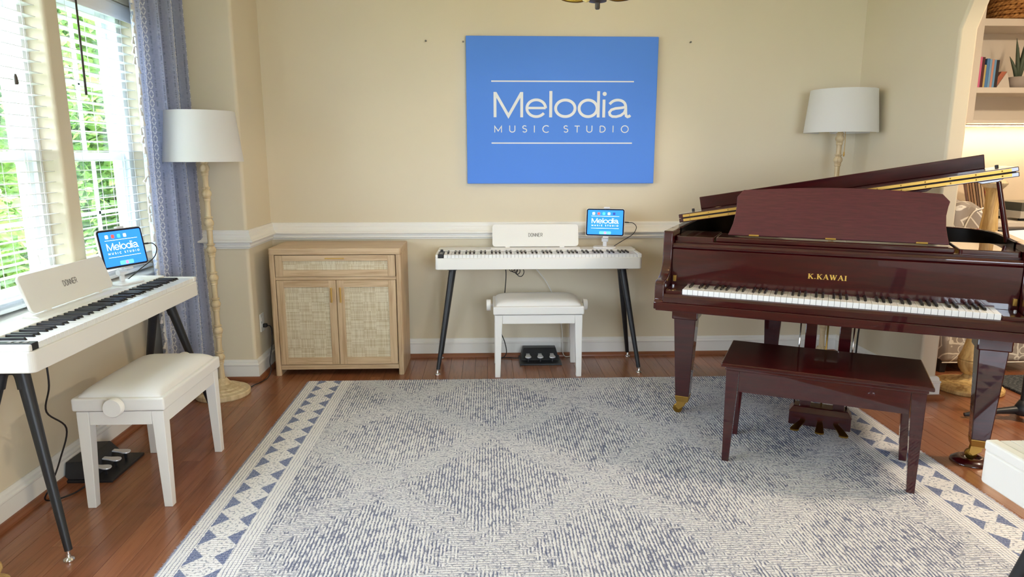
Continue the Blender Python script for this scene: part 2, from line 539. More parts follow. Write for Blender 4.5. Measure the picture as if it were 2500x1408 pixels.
# ------------------------------------------------------------------ mesh tools
class MB:
    def __init__(self):
        self.v, self.f, self.uv = [], [], None

    def add(self, vs, fs, mtx=None):
        o = len(self.v)
        for p in vs:
            self.v.append(tuple(mtx @ Vector(p)) if mtx is not None else tuple(p))
        for f in fs:
            self.f.append(tuple(i + o for i in f))
        return self

    def box(self, x0, x1, y0, y1, z0, z1, mtx=None):
        vs = [(x0, y0, z0), (x1, y0, z0), (x1, y1, z0), (x0, y1, z0), (x0, y0, z1), (x1, y0, z1), (x1, y1, z1), (x0, y1, z1)]
        fs = [(3, 2, 1, 0), (4, 5, 6, 7), (0, 1, 5, 4), (1, 2, 6, 5), (2, 3, 7, 6), (3, 0, 4, 7)]
        return self.add(vs, fs, mtx)

    def taper(self, x0, x1, y0, y1, z0, a0, a1, b0, b1, z1):
        """box whose top rectangle (z1) is a0..a1, b0..b1"""
        vs = [(x0, y0, z0), (x1, y0, z0), (x1, y1, z0), (x0, y1, z0), (a0, b0, z1), (a1, b0, z1), (a1, b1, z1), (a0, b1, z1)]
        fs = [(3, 2, 1, 0), (4, 5, 6, 7), (0, 1, 5, 4), (1, 2, 6, 5), (2, 3, 7, 6), (3, 0, 4, 7)]
        return self.add(vs, fs)

    def prism(self, pts, h0, h1, axis='z', mtx=None):
        """polygon pts (counter-clockwise) extruded from h0 to h1 along an axis"""
        n = len(pts)

        def P(p, h):
            if axis == 'z':
                return (p[0], p[1], h)
            if axis == 'y':
                return (p[0], h, p[1])
            return (h, p[0], p[1])
        vs = [P(p, h0) for p in pts] + [P(p, h1) for p in pts]
        fs = [tuple(reversed(range(n))), tuple(range(n, 2 * n))]
        fs += [(i, (i + 1) % n, n + (i + 1) % n, n + i) for i in range(n)]
        return self.add(vs, fs, mtx)

    def ring(self, outer, inner, h0, h1, open_=False):
        n = len(outer)
        vs = [(p[0], p[1], h) for h in (h0, h1) for p in outer] + [(p[0], p[1], h) for h in (h0, h1) for p in inner]
        fs = []
        for i in range(n - 1 if open_ else n):
            j = (i + 1) % n
            fs += [(i, j, n + j, n + i), (2 * n + j, 2 * n + i, 3 * n + i, 3 * n + j), (n + i, n + j, 3 * n + j, 3 * n + i), (j, i, 2 * n + i, 2 * n + j)]
        return self.add(vs, fs)

    def lathe(self, prof, n=32, c=(0, 0, 0), mtx=None, caps=True):
        vs, fs = [], []
        for r, z in prof:
            for i in range(n):
                a = 2 * PI * i / n
                vs.append((c[0] + r * math.cos(a), c[1] + r * math.sin(a), c[2] + z))
        for k in range(len(prof) - 1):
            for i in range(n):
                j = (i + 1) % n
                fs.append((k * n + i, k * n + j, (k + 1) * n + j, (k + 1) * n + i))
        if caps:
            fs.append(tuple(reversed(range(n))))
            fs.append(tuple(range((len(prof) - 1) * n, len(prof) * n)))
        return self.add(vs, fs, mtx)

    def tube(self, pts, r, n=8, caps=True):
        pts = [Vector(p) for p in pts]
        rs = r if isinstance(r, (list, tuple)) else [r] * len(pts)
        vs, fs = [], []
        prev = None
        for i, p in enumerate(pts):
            d = (pts[min(i + 1, len(pts) - 1)] - pts[max(i - 1, 0)]).normalized()
            if prev is None:
                ref = Vector((0, 0, 1)) if abs(d.z) < 0.9 else Vector((1, 0, 0))
                a = d.cross(ref).normalized()
            else:
                a = (prev - d * prev.dot(d)).normalized()
            prev = a
            b = d.cross(a)
            for k in range(n):
                t = 2 * PI * k / n
                vs.append(p + (a * math.cos(t) + b * math.sin(t)) * rs[i])
        for i in range(len(pts) - 1):
            for k in range(n):
                j = (k + 1) % n
                fs.append((i * n + k, i * n + j, (i + 1) * n + j, (i + 1) * n + k))
        if caps:
            fs.append(tuple(reversed(range(n))))
            fs.append(tuple(range((len(pts) - 1) * n, len(pts) * n)))
        return self.add(vs, fs)

    def ribbon(self, pts, w, closed=False, y=0.0, sx=1.0, sz=1.0, cx=0.0, cz=0.0):
        """flat stroke of width w in the xz plane facing -y; pts in drawing units"""
        n = len(pts)
        L, Rr = [], []
        for i, p in enumerate(pts):
            if closed:
                a, b = pts[i - 1], pts[(i + 1) % n]
            else:
                a, b = pts[max(i - 1, 0)], pts[min(i + 1, n - 1)]
            d0 = Vector((p[0] - a[0], p[1] - a[1]))
            d1 = Vector((b[0] - p[0], b[1] - p[1]))
            if d0.length < 1e-9:
                d0 = d1
            if d1.length < 1e-9:
                d1 = d0
            d0.normalize()
            d1.normalize()
            t = d0 + d1
            if t.length < 1e-6:
                t = d0
            t.normalize()
            nr = Vector((-t.y, t.x))
            k = max(0.35, nr.dot(Vector((-d0.y, d0.x))))
            q = nr * (w / 2 / k)
            L.append((p[0] + q.x, p[1] + q.y))
            Rr.append((p[0] - q.x, p[1] - q.y))

        def T(q):
            return ((q[0] - cx) * sx, y, (q[1] - cz) * sz)
        vs = [T(q) for q in L] + [T(q) for q in Rr]
        fs = []
        for i in range(n if closed else n - 1):
            j = (i + 1) % n
            fs.append((i, j, n + j, n + i))
        return self.add(vs, fs)

    def build(self, name, m=None, parent=None, smooth=False, bevel=0.0, seg=2, flat_angle=None, loc=None, rot=None):
        me = bpy.data.meshes.new(name)
        me.from_pydata(self.v, [], self.f)
        me.validate()
        if m is not None:
            me.materials.append(MAT[m] if isinstance(m, str) else m)
        if smooth:
            me.polygons.foreach_set('use_smooth', [True] * len(me.polygons))
            if flat_angle is not None:
                me.set_sharp_from_angle(angle=math.radians(flat_angle))
        me.update()
        o = bpy.data.objects.new(name, me)
        COL.objects.link(o)
        if bevel:
            b = o.modifiers.new('edge_bevel', 'BEVEL')
            b.width = bevel
            b.segments = seg
            b.limit_method = 'ANGLE'
            b.angle_limit = math.radians(38)
            b.harden_normals = False
        if parent is not None:
            o.parent = parent
        if loc:
            o.location = loc
        if rot:
            o.rotation_euler = rot
        return o


def tag(o, label, cat, group=None, kind=None):
    if label:
        o['label'] = label
    if cat:
        o['category'] = cat
    if group:
        o['group'] = group
    if kind:
        o['kind'] = kind
    return o


def thing(name, label, cat, loc=(0, 0, 0), rotz=0.0, group=None):
    o = bpy.data.objects.new(name, None)
    o.empty_display_size = 0.1
    COL.objects.link(o)
    o.location = loc
    o.rotation_euler = (0, 0, rotz)
    return tag(o, label, cat, group)


def struct(o):
    o['kind'] = 'structure'
    return o


def inst(o, parent, loc=(0, 0, 0), rot=(0, 0, 0)):
    """another object sharing the mesh of o"""
    c = o.copy()
    COL.objects.link(c)
    c.parent = parent
    c.location = loc
    c.rotation_euler = rot
    return c


def children_map():
    d = {}
    for o in bpy.data.objects:
        if o.parent:
            d.setdefault(o.parent.name, []).append(o)
    return d


def dup(root, loc, rotz, label, skip=()):
    cm = children_map()

    def rec(src, par):
        c = src.copy()
        COL.objects.link(c)
        c.parent = par
        for ch in cm.get(src.name, []):
            if ch.name.split('.')[0] not in skip:
                rec(ch, c)
        return c
    r = rec(root, None)
    r.location = loc
    r.rotation_euler = (0, 0, rotz)
    r['label'] = label
    return r


def rrect(x0, x1, z0, z1, r, n=6):
    """counter-clockwise rounded rectangle"""
    out = []
    for cx, cz, a0 in ((x1 - r, z0 + r, -PI / 2), (x1 - r, z1 - r, 0), (x0 + r, z1 - r, PI / 2), (x0 + r, z0 + r, PI)):
        for i in range(n + 1):
            a = a0 + PI / 2 * i / n
            out.append((cx + r * math.cos(a), cz + r * math.sin(a)))
    return out


def arc(cx, cy, rx, ry, a0, a1, n=16):
    return [(cx + rx * math.cos(math.radians(a0 + (a1 - a0) * i / n)), cy + ry * math.sin(math.radians(a0 + (a1 - a0) * i / n))) for i in range(n + 1)]


def bez(p0, p1, p2, p3, n=12):
    out = []
    for i in range(n + 1):
        t = i / n
        out.append(tuple((1 - t) ** 3 * a + 3 * (1 - t) ** 2 * t * b + 3 * (1 - t) * t * t * c + t ** 3 * d for a, b, c, d in zip(p0, p1, p2, p3)))
    return out


def smooth_path(pts, n=6):
    """Catmull-Rom through 3D points"""
    P = [Vector(p) for p in pts]
    P = [2 * P[0] - P[1]] + P + [2 * P[-1] - P[-2]]
    out = []
    for i in range(1, len(P) - 2):
        for k in range(n):
            t = k / n
            a, b, c, d = P[i - 1], P[i], P[i + 1], P[i + 2]
            out.append(0.5 * ((2 * b) + (c - a) * t + (2 * a - 5 * b + 4 * c - d) * t * t + (3 * b - a - 3 * c + d) * t ** 3))
    out.append(P[-2])
    return out


# ================================================================== THE SETTING
XL, XR, YB, YR, CH = -1.85, 2.50, 4.65, -1.80, 2.75
LX, LY = 6.20, 5.55          # living room beyond the arch
XBUMP, YBUMP = -1.45, 4.18   # boxed-out corner beside the window

# ---- floor: dark bed with one object per board
floor = MB().box(-2.0, LX + 0.1, YR - 0.1, LY + 0.05, -0.10, -0.012).build('floor', 'subfloor')
struct(floor)


def project(x, y, z):
    d = Vector((x, y, z - CAMH))
    zc = d.dot(F_)
    if zc < 0.1:
        return None
    return 1250 + FPX * d.dot(R_) / zc, 704 - FPX * d.dot(U_) / zc, zc


RUG = (-1.11, 2.05, 1.52, 4.10)
PW = 0.083
plank_cache = {}


def plank_mesh(L):
    k = round(L, 2)
    if k not in plank_cache:
        w, l, c = PW / 2 - 0.0004, k / 2 - 0.0004, 0.0008
        vs = []
        for (a, b, z) in ((w, l, -0.012), (w, l, -c), (w - c, l - c, 0.0)):
            vs += [(-a, -b, z), (a, -b, z), (a, b, z), (-a, b, z)]
        fs = [(8, 9, 10, 11)]
        for r in (0, 4):
            fs += [(r, r + 1, r + 5, r + 4), (r + 1, r + 2, r + 6, r + 5), (r + 2, r + 3, r + 7, r + 6), (r + 3, r, r + 4, r + 7)]
        me = bpy.data.meshes.new('plank')
        me.from_pydata(vs, [], fs)
        me.materials.append(MAT['plank'])
        plank_cache[k] = me
    return plank_cache[k]


rng = random.Random(11)
boards = []
row = 0
x = -1.95
while x < LX:
    y = YR + rng.choice((0.0, -0.3, -0.6, -0.9))
    while y < LY:
        L = rng.choice((0.7, 0.9, 1.0, 1.2, 1.4))
        y0, y1 = max(y, YR), min(y + L, LY)
        if y1 - y0 > 0.04:
            s = 0.0
            for i in range(9):
                yy = y0 + (y1 - y0) * (i + 0.5) / 9
                if RUG[0] < x < RUG[1] and RUG[2] < yy < RUG[3]:
                    continue
                p = project(x, yy, 0)
                if p and -30 < p[0] < 2530 and 0 < p[1] < 1430:
                    s += (y1 - y0) / 9 / p[2] ** 2
            if x < XL - 0.05 or (x < XBUMP and y0 > YBUMP):
                s = 0.0
            boards.append((s, x, (y0 + y1) / 2, y1 - y0))
        y += L
    x += PW
boards.sort(key=lambda b: -b[0])
rest = MB()
for i, (s, bx_, by_, L) in enumerate(boards):
    if i < 290 and s > 0:
        o = bpy.data.objects.new('plank', plank_mesh(L))
        COL.objects.link(o)
        o.parent = floor
        o.location = (bx_, by_, 0)
    else:
        me = plank_mesh(L)
        rest.add([(v.co.x + bx_, v.co.y + by_, v.co.z) for v in me.vertices], [tuple(p.vertices) for p in me.polygons])
o = rest.build('floor_boards', 'plank', floor)
o['kind'] = 'stuff'

# ---- ceiling and walls
struct(MB().box(-2.0, LX + 0.1, YR - 0.1, LY + 0.05, CH, CH + 0.1).build('ceiling', 'ceil'))
WZ0, WZ1 = 0.76, 2.15
WA = (3.21, 3.88)
WB = (2.43, 3.10)
WC = (1.65, 2.32)  # unseen openings from here on, added to let in more daylight
WD = (0.87, 1.54)
WE = (0.09, 0.76)
w = MB()
w.box(-2.0, XL, YR, YBUMP + 0.05, -0.05, WZ0)
w.box(-2.0, XL, YR, YBUMP + 0.05, WZ1, CH)
w.box(-2.0, XL, YR, WE[0], WZ0, WZ1)
w.box(-2.0, XL, WE[1], WD[0], WZ0, WZ1)
w.box(-2.0, XL, WD[1], WC[0], WZ0, WZ1)
w.box(-2.0, XL, WC[1], WB[0], WZ0, WZ1)
w.box(-2.0, XL, WA[1], YBUMP + 0.05, WZ0, WZ1)
rr = 0.018
pts = [(-2.0, WB[1]), (XL - rr, WB[1])] + arc(XL - rr, WB[1] + rr, rr, rr, -90, 0, 6) + arc(XL - rr, WA[0] - rr, rr, rr, 0, 90, 6) + [(-2.0, WA[0])]
w.prism(pts, WZ0, WZ1)
struct(w.build('wall_left', 'wall'))

r = 0.022
pts = [(-2.05, YBUMP)] + arc(XBUMP - r, YBUMP + r, r, r, -90, 0, 8) + [(XBUMP, YB + 0.1), (-2.05, YB + 0.1)]
struct(MB().prism(pts, -0.05, CH).build('wall_corner', 'wall', smooth=True, flat_angle=30))
struct(MB().box(XBUMP - 0.05, XR + 0.03, YB, YB + 0.1, -0.05, CH).build('wall_back', 'wall'))
AY0, AY1 = 1.55, 3.70
poly = [(LY, -0.05), (LY, CH), (YR, CH), (YR, -0.05), (AY0, -0.05), (AY0, 2.04), (AY0 + 0.07, 2.18), (AY0 + 0.28, 2.42), (AY1 - 0.28, 2.42), (AY1 - 0.07, 2.18), (AY1, 2.04), (AY1, -0.05)]
struct(MB().prism(poly, XR, XR + 0.10, axis='x').build('wall_right', 'wall', bevel=0.014, seg=4, smooth=True, flat_angle=30))
RX0, RX1, RZ0, RZ1 = 0.35, 2.35, 0.55, 2.25  # unseen rear opening, added for daylight on the fronts
w = MB()
w.box(-2.0, XR + 0.1, YR - 0.1, YR, -0.05, RZ0).box(-2.0, XR + 0.1, YR - 0.1, YR, RZ1, CH)
w.box(-2.0, RX0, YR - 0.1, YR, RZ0, RZ1).box(RX1, XR + 0.1, YR - 0.1, YR, RZ0, RZ1)
struct(w.build('wall_rear', 'wall'))
# living room shell
struct(MB().box(XR + 0.1, LX + 0.1, LY, LY + 0.1, -0.05, CH).build('wall_living_back', 'wall2'))
struct(MB().box(LX, LX + 0.1, YR, LY, -0.05, CH).build('wall_living_right', 'wall2'))
struct(MB().box(XR + 0.1, LX + 0.1, YR - 0.1, YR, -0.05, CH).build('wall_living_rear', 'wall2'))


# ---- windows
def window(name, axis, a0, a1, z0, z1, d, cols=2, sashes=True):
    """frame, two sashes with glazing bars and panes; d is the depth coordinate of its middle"""
    root = bpy.data.objects.new(name, None)
    COL.objects.link(root)
    struct(root)

    def bx(m_, p0, p1, q0, q1, e0, e1):
        if axis == 'y':
            m_.box(d + e0, d + e1, p0, p1, q0, q1)
        else:
            m_.box(p0, p1, d + e0, d + e1, q0, q1)
    m_ = MB()
    fw = 0.045
    bx(m_, a0, a0 + fw, z0, z1, -0.045, 0.045)
    bx(m_, a1 - fw, a1, z0, z1, -0.045, 0.045)
    bx(m_, a0 + fw, a1 - fw, z0, z0 + fw, -0.045, 0.045)
    bx(m_, a0 + fw, a1 - fw, z1 - fw, z1, -0.045, 0.045)
    m_.build('window_frame', 'sash', root, bevel=0.003)
    zm = z0 + 0.445 * (z1 - z0)
    for k, (q0, q1, off) in enumerate(((z0 + fw, zm + 0.02, 0.012), (zm - 0.02, z1 - fw, -0.02))):
        m_ = MB()
        s = 0.042
        p0, p1 = a0 + fw, a1 - fw
        bx(m_, p0, p0 + s, q0, q1, off - 0.014, off + 0.014)
        bx(m_, p1 - s, p1, q0, q1, off - 0.014, off + 0.014)
        bx(m_, p0 + s, p1 - s, q0, q0 + s, off - 0.014, off + 0.014)
        bx(m_, p0 + s, p1 - s, q1 - s, q1, off - 0.014, off + 0.014)
        sash = m_.build('sash', 'sash', root, bevel=0.002)
        m_ = MB()
        for c in range(1, cols):
            pc = p0 + s + (p1 - p0 - 2 * s) * c / cols
            bx(m_, pc - 0.008, pc + 0.008, q0 + s, q1 - s, off - 0.006, off + 0.006)
        qc = (q0 + q1) / 2
        bx(m_, p0 + s, p1 - s, qc - 0.008, qc + 0.008, off - 0.006, off + 0.006)
        m_.build('glazing_bars', 'sash', sash)
        m_ = MB()
        bx(m_, p0 + s, p1 - s, q0 + s, q1 - s, off - 0.002, off + 0.002)
        m_.build('pane', 'glass', sash)
    return root


window('window_1', 'y', WA[0], WA[1], WZ0, WZ1, -1.975)
window('window_2', 'y', WB[0], WB[1], WZ0, WZ1, -1.975)
window('window_added_3', 'y', WC[0], WC[1], WZ0, WZ1, -1.975)  # out of view like the rest below, added to brighten the room
window('window_added_7', 'y', WD[0], WD[1], WZ0, WZ1, -1.975)
window('window_added_8', 'y', WE[0], WE[1], WZ0, WZ1, -1.975)
window('window_added_rear', 'x', RX0, RX1, RZ0, RZ1, YR - 0.05)  # unseen window behind the camera, added as fill daylight
# window stool running under the seen and the added openings
struct(MB().box(-1.93, XL + 0.03, WE[0] - 0.02, WA[1] + 0.02, WZ0 - 0.022, WZ0 + 0.004).build('trim_1', 'trim', bevel=0.006))


# ---- mouldings: profiles swept along the walls with mitred corners
def sweep_parts(prof, path, names, m_, shift=0.0):
    n = len(path)
    P = [Vector(p) for p in path]
    offs = []
    for i in range(n):
        ns = []
        if i > 0:
            d = (P[i] - P[i - 1]).normalized()
            ns.append(Vector((d.y, -d.x)))
        if i < n - 1:
            d = (P[i + 1] - P[i]).normalized()
            ns.append(Vector((d.y, -d.x)))
        if len(ns) == 2:
            t = ns[0] + ns[1]
            t = t / t.length_squared * 2 if t.length > 1e-6 else ns[0]
        else:
            t = ns[0]
        offs.append(t)
    for i in range(n - 1):
        if names[i] is None:
            continue
        k = len(prof)
        vs = []
        for j in (i, i + 1):
            for d, z in prof:
                q = P[j] + offs[j] * d
                vs.append((q.x, q.y, z))
        fs = [(a, (a + 1) % k, k + (a + 1) % k, k + a) for a in range(k)]
        fs += [tuple(reversed(range(k))), tuple(range(k, 2 * k))]
        mb = MB()
        mb.add(vs, fs)
        struct(mb.build(names[i], m_))


PATH = [(XL, YR), (XL, YBUMP), (XBUMP, YBUMP), (XBUMP, YB), (XR, YB), (XR, AY1), (XR + 0.1, AY1), (XR + 0.1, LY - 0.01)]
SIDES = ['left', 'corner', 'corner_return', 'back', 'right', 'arch', 'living']
BASE = [(0, 0), (0.018, 0), (0.018, 0.092), (0.021, 0.096), (0.021, 0.102), (0.014, 0.108), (0.013, 0.118), (0.009, 0.126), (0.004, 0.130), (0, 0.130)]
SHOE = [(0.018, 0), (0.040, 0), (0.039, 0.010), (0.034, 0.019), (0.026, 0.024), (0.018, 0.025)]
RAIL = [(0, 0.830), (0.012, 0.832), (0.012, 0.838), (0.022, 0.843), (0.022, 0.850), (0.018, 0.856), (0.018, 0.866), (0.040, 0.871), (0.042, 0.876), (0.040, 0.882), (0.030, 0.890), (0.023, 0.902), (0.020, 0.914), (0.015, 0.920), (0.015, 0.934), (0.011, 0.943), (0, 0.944)]
sweep_parts(BASE, PATH, ['baseboard_' + s for s in SIDES], 'trim')
sweep_parts(SHOE, PATH, ['trim_shoe_' + s for s in SIDES], 'shoe')
sweep_parts(RAIL, [(XL, YBUMP), (XBUMP, YBUMP), (XBUMP, YB), (XR, YB), (XR, AY1 + 0.05)], ['trim_rail_' + s for s in SIDES[1:5]], 'trim')

# ---- lawn outside
struct(MB().box(-16, 20, -14, 16, -0.55, -0.50).build('ground', 'grass'))

# ================================================================== BIG THINGS
# ---- rug
nx, ny = 2, 2
rug = MB().box(RUG[0], RUG[1], RUG[2], RUG[3], 0.0005, 0.012).build('area_rug', 'rug', bevel=0.004)
tag(rug, 'large cream rug with faded blue streaks and bow-tie side borders on wood floor', 'rug')
fz = MB()
fr = random.Random(5)


def fuzz(x, y, dx, dy):
    px, py = -dy, dx
    L = fr.uniform(0.004, 0.012)
    w_ = fr.uniform(0.0006, 0.0012)
    a = fr.uniform(-0.7, 0.7)
    ex, ey = x + (dx + px * a) * L, y + (dy + py * a) * L
    z = fr.uniform(0.003, 0.011)
    fz.add([(x - px * w_, y - py * w_, z), (x + px * w_, y + py * w_, z), (ex, ey, max(0.001, z + fr.uniform(-0.005, 0.004)))], [(0, 1, 2)])


for i in range(5200):
    fuzz(RUG[0] + 0.001, fr.uniform(1.6, RUG[3]), -1, 0)
for i in range(3600):
    fuzz(RUG[1] - 0.001, fr.uniform(1.9, RUG[3]), 1, 0)
for i in range(4200):
    fuzz(fr.uniform(RUG[0], RUG[1]), RUG[3] - 0.001, 0, 1)
o = fz.build('edge_fibres', 'yarn', rug)
o['kind'] = 'stuff'

# ------------------------------------------------------------------ keyboards
BLACK_AFTER = {0: 1, 2: 1, 3: 1, 5: 1, 6: 1}   # A,C,D,F,G counted from A=0


def add_keys(parent, x0, span, y0, wl, wz0, wz1, by0, by1, bz, bh, front_lip=0.0):
    """52 white and 36 black keys, every key its own part"""
    kw = span / 52
    wk = MB().box(-kw / 2 + 0.0006, kw / 2 - 0.0006, 0, wl, wz0, wz1)
    w0 = None
    b0 = None
    for i in range(52):
        if w0 is None:
            w0 = wk.build('white_key', 'ivory', parent, bevel=0.0012, seg=2)
            w0.location = (x0 + kw * 0.5, y0, 0)
        else:
            inst(w0, parent, (x0 + kw * (i + 0.5), y0, 0))
        note = i % 7
        if note in (0, 2, 3, 5, 6) and i < 51:
            shift = {0: 0.0015, 2: -0.0015, 3: 0.0015, 5: -0.002, 6: 0.0}[note]
            pos = (x0 + kw * (i + 1) + shift, 0, 0)
            if b0 is None:
                b = MB().taper(-0.0058, 0.0058, by0, by1, bz, -0.0047, 0.0047, by0 + 0.008, by1, bz + bh)
                b0 = b.build('black_key', 'ebony', parent, bevel=0.001, seg=1)
                b0.location = pos
            else:
                inst(b0, parent, pos)


def word_strokes():
    """MELODIA / MUSIC STUDIO drawn as strokes; units follow the sign (y up)"""
    W = 25
    S = []

    def add(pts, w=W, closed=False):
        S.append(('big', [(p[0], -p[1]) for p in pts], w, closed))
    add([(315, 770), (315, 548)])
    add([(548, 548), (548, 770)])
    add([(318, 556), (432, 758), (545, 556)], 25)
    # e
    cx, cy, rx, ry = 675, 690, 82, 74
    add([(594, 688), (757, 688)], 21)
    add(arc(cx, cy, rx, ry, 0, -325, 40), 24)
    add([(802, 538), (802, 770)], 26)
    add(arc(930, 690, 85, 73, 0, 360, 44)[:-1], 25, True)
    add(arc(1130, 690, 79, 73, 0, 360, 44)[:-1], 25, True)
    add([(1220, 538), (1220, 770)], 25)
    add([(1269, 612), (1269, 770)], 25)
    S.append(('big', [(p[0], -p[1]) for p in arc(1273, 562, 9, 9, 0, 360, 14)[:-1]], 18, True))
    # a with its little tail
    top = [(1318, 652)] + arc(1390, 664, 68, 48, 200, 345, 16)[2:] + [(1461, 668), (1463, 700), (1464, 735)] + [(1468, 756), (1480, 764), (1494, 760), (1504, 750)]
    add(top, 24)
    add([(1458, 678), (1420, 685), (1372, 690), (1336, 702), (1319, 724), (1324, 748), (1346, 762), (1380, 763), (1420, 752), (1450, 728), (1460, 700)], 23)
    t = 8

    def th(pts, closed=False):
        S.append(('small', [(p[0], -p[1]) for p in pts], t, closed))
    th([(312, 905), (312, 850), (342, 892), (371, 850), (371, 905)])
    for u0 in (443, 1122):
        th([(u0, 843), (u0, 882)] + arc(u0 + 23, 882, 23, 20, 180, 0, 12)[1:-1] + [(u0 + 46, 882), (u0 + 46, 843)])
    for s0 in (555, 918):
        th(arc(s0 + 19, 858, 16, 13, -30, -270, 12) + arc(s0 + 19, 887, 18, 15, -90, 150, 12)[1:])
    th([(660, 843), (660, 905)])
    th(arc(765, 874, 31, 30, -48, -312, 20))
    th([(1014, 847), (1060, 847)])
    th([(1037, 847), (1037, 905)])
    th([(1240, 847), (1240, 901)])
    th([(1240, 847), (1256, 847)] + arc(1256, 874, 29, 27, -90, 90, 14) + [(1240, 901)])
    th([(1355, 843), (1355, 903)])
    th(arc(1459, 874, 31, 30, 0, 360, 30)[:-1], True)
    S.append(('rule', [(283, -454), (1527, -454)], 11, False))
    S.append(('rule', [(283, -1000), (1527, -1000)], 11, False))
    return S


# arcs above run with y down, so angles turn the other way round; letters are in order
STROKES = word_strokes()

# letter index of every stroke, so that each letter can become a part of its own
LETTER_OF = []
order = [0, 0, 0, 1, 1, 2, 3, 4, 4, 5, 5, 6, 6] + [7, 8, 14, 9, 12, 10, 11, 13, 13, 15, 15, 16, 17] + [18, 19]


def melodia(parent, y, width_per_unit, height_per_unit, cx, cz, m_, joined=False):
    if joined:
        mb = MB()
        for kind, pts, w_, cl in STROKES:
            mb.ribbon(pts, w_ * (1.25 if kind == 'small' else 1.0), cl, y, width_per_unit, height_per_unit, cx, cz)
        return mb.build('screen_lettering', m_, parent)
    groups = {}
    for i, st in enumerate(STROKES):
        groups.setdefault(order[i], []).append(st)
    for g in sorted(groups):
        mb = MB()
        for j, (kind, pts, w_, cl) in enumerate(groups[g]):
            mb.ribbon(pts, w_, cl, y - 0.00012 * j, width_per_unit, height_per_unit, cx, cz)
        mb.build('printed_rule' if groups[g][0][0] == 'rule' else 'printed_letter', m_, parent)


def block_letters(text, h, w, gap, stroke):
    """simple capital strokes for DONNER; returns list of stroke lists"""
    out, x = [], 0.0
    for ch in text:
        L = []
        if ch == 'D':
            L = [([(0, 0), (0, h), (w * .55, h), (w, h * .72), (w, h * .28), (w * .55, 0)], True)]
        elif ch == 'O':
            L = [([(w * .25, 0), (0, h * .22), (0, h * .78), (w * .25, h), (w * .75, h), (w, h * .78), (w, h * .22), (w * .75, 0)], True)]
        elif ch == 'N':
            L = [([(0, 0), (0, h)], False), ([(0, h), (w, 0)], False), ([(w, 0), (w, h)], False)]
        elif ch == 'E':
            L = [([(w, h), (0, h), (0, 0), (w, 0)], False), ([(0, h * .5), (w * .85, h * .5)], False)]
        elif ch == 'R':
            L = [([(0, 0), (0, h), (w * .8, h), (w, h * .85), (w, h * .6), (w * .8, h * .45), (0, h * .45)], False), ([(w * .5, h * .45), (w, 0)], False)]
        out.append([([(p[0] + x, p[1]) for p in pts], cl) for pts, cl in L])
        x += w + gap
    return out, x - gap


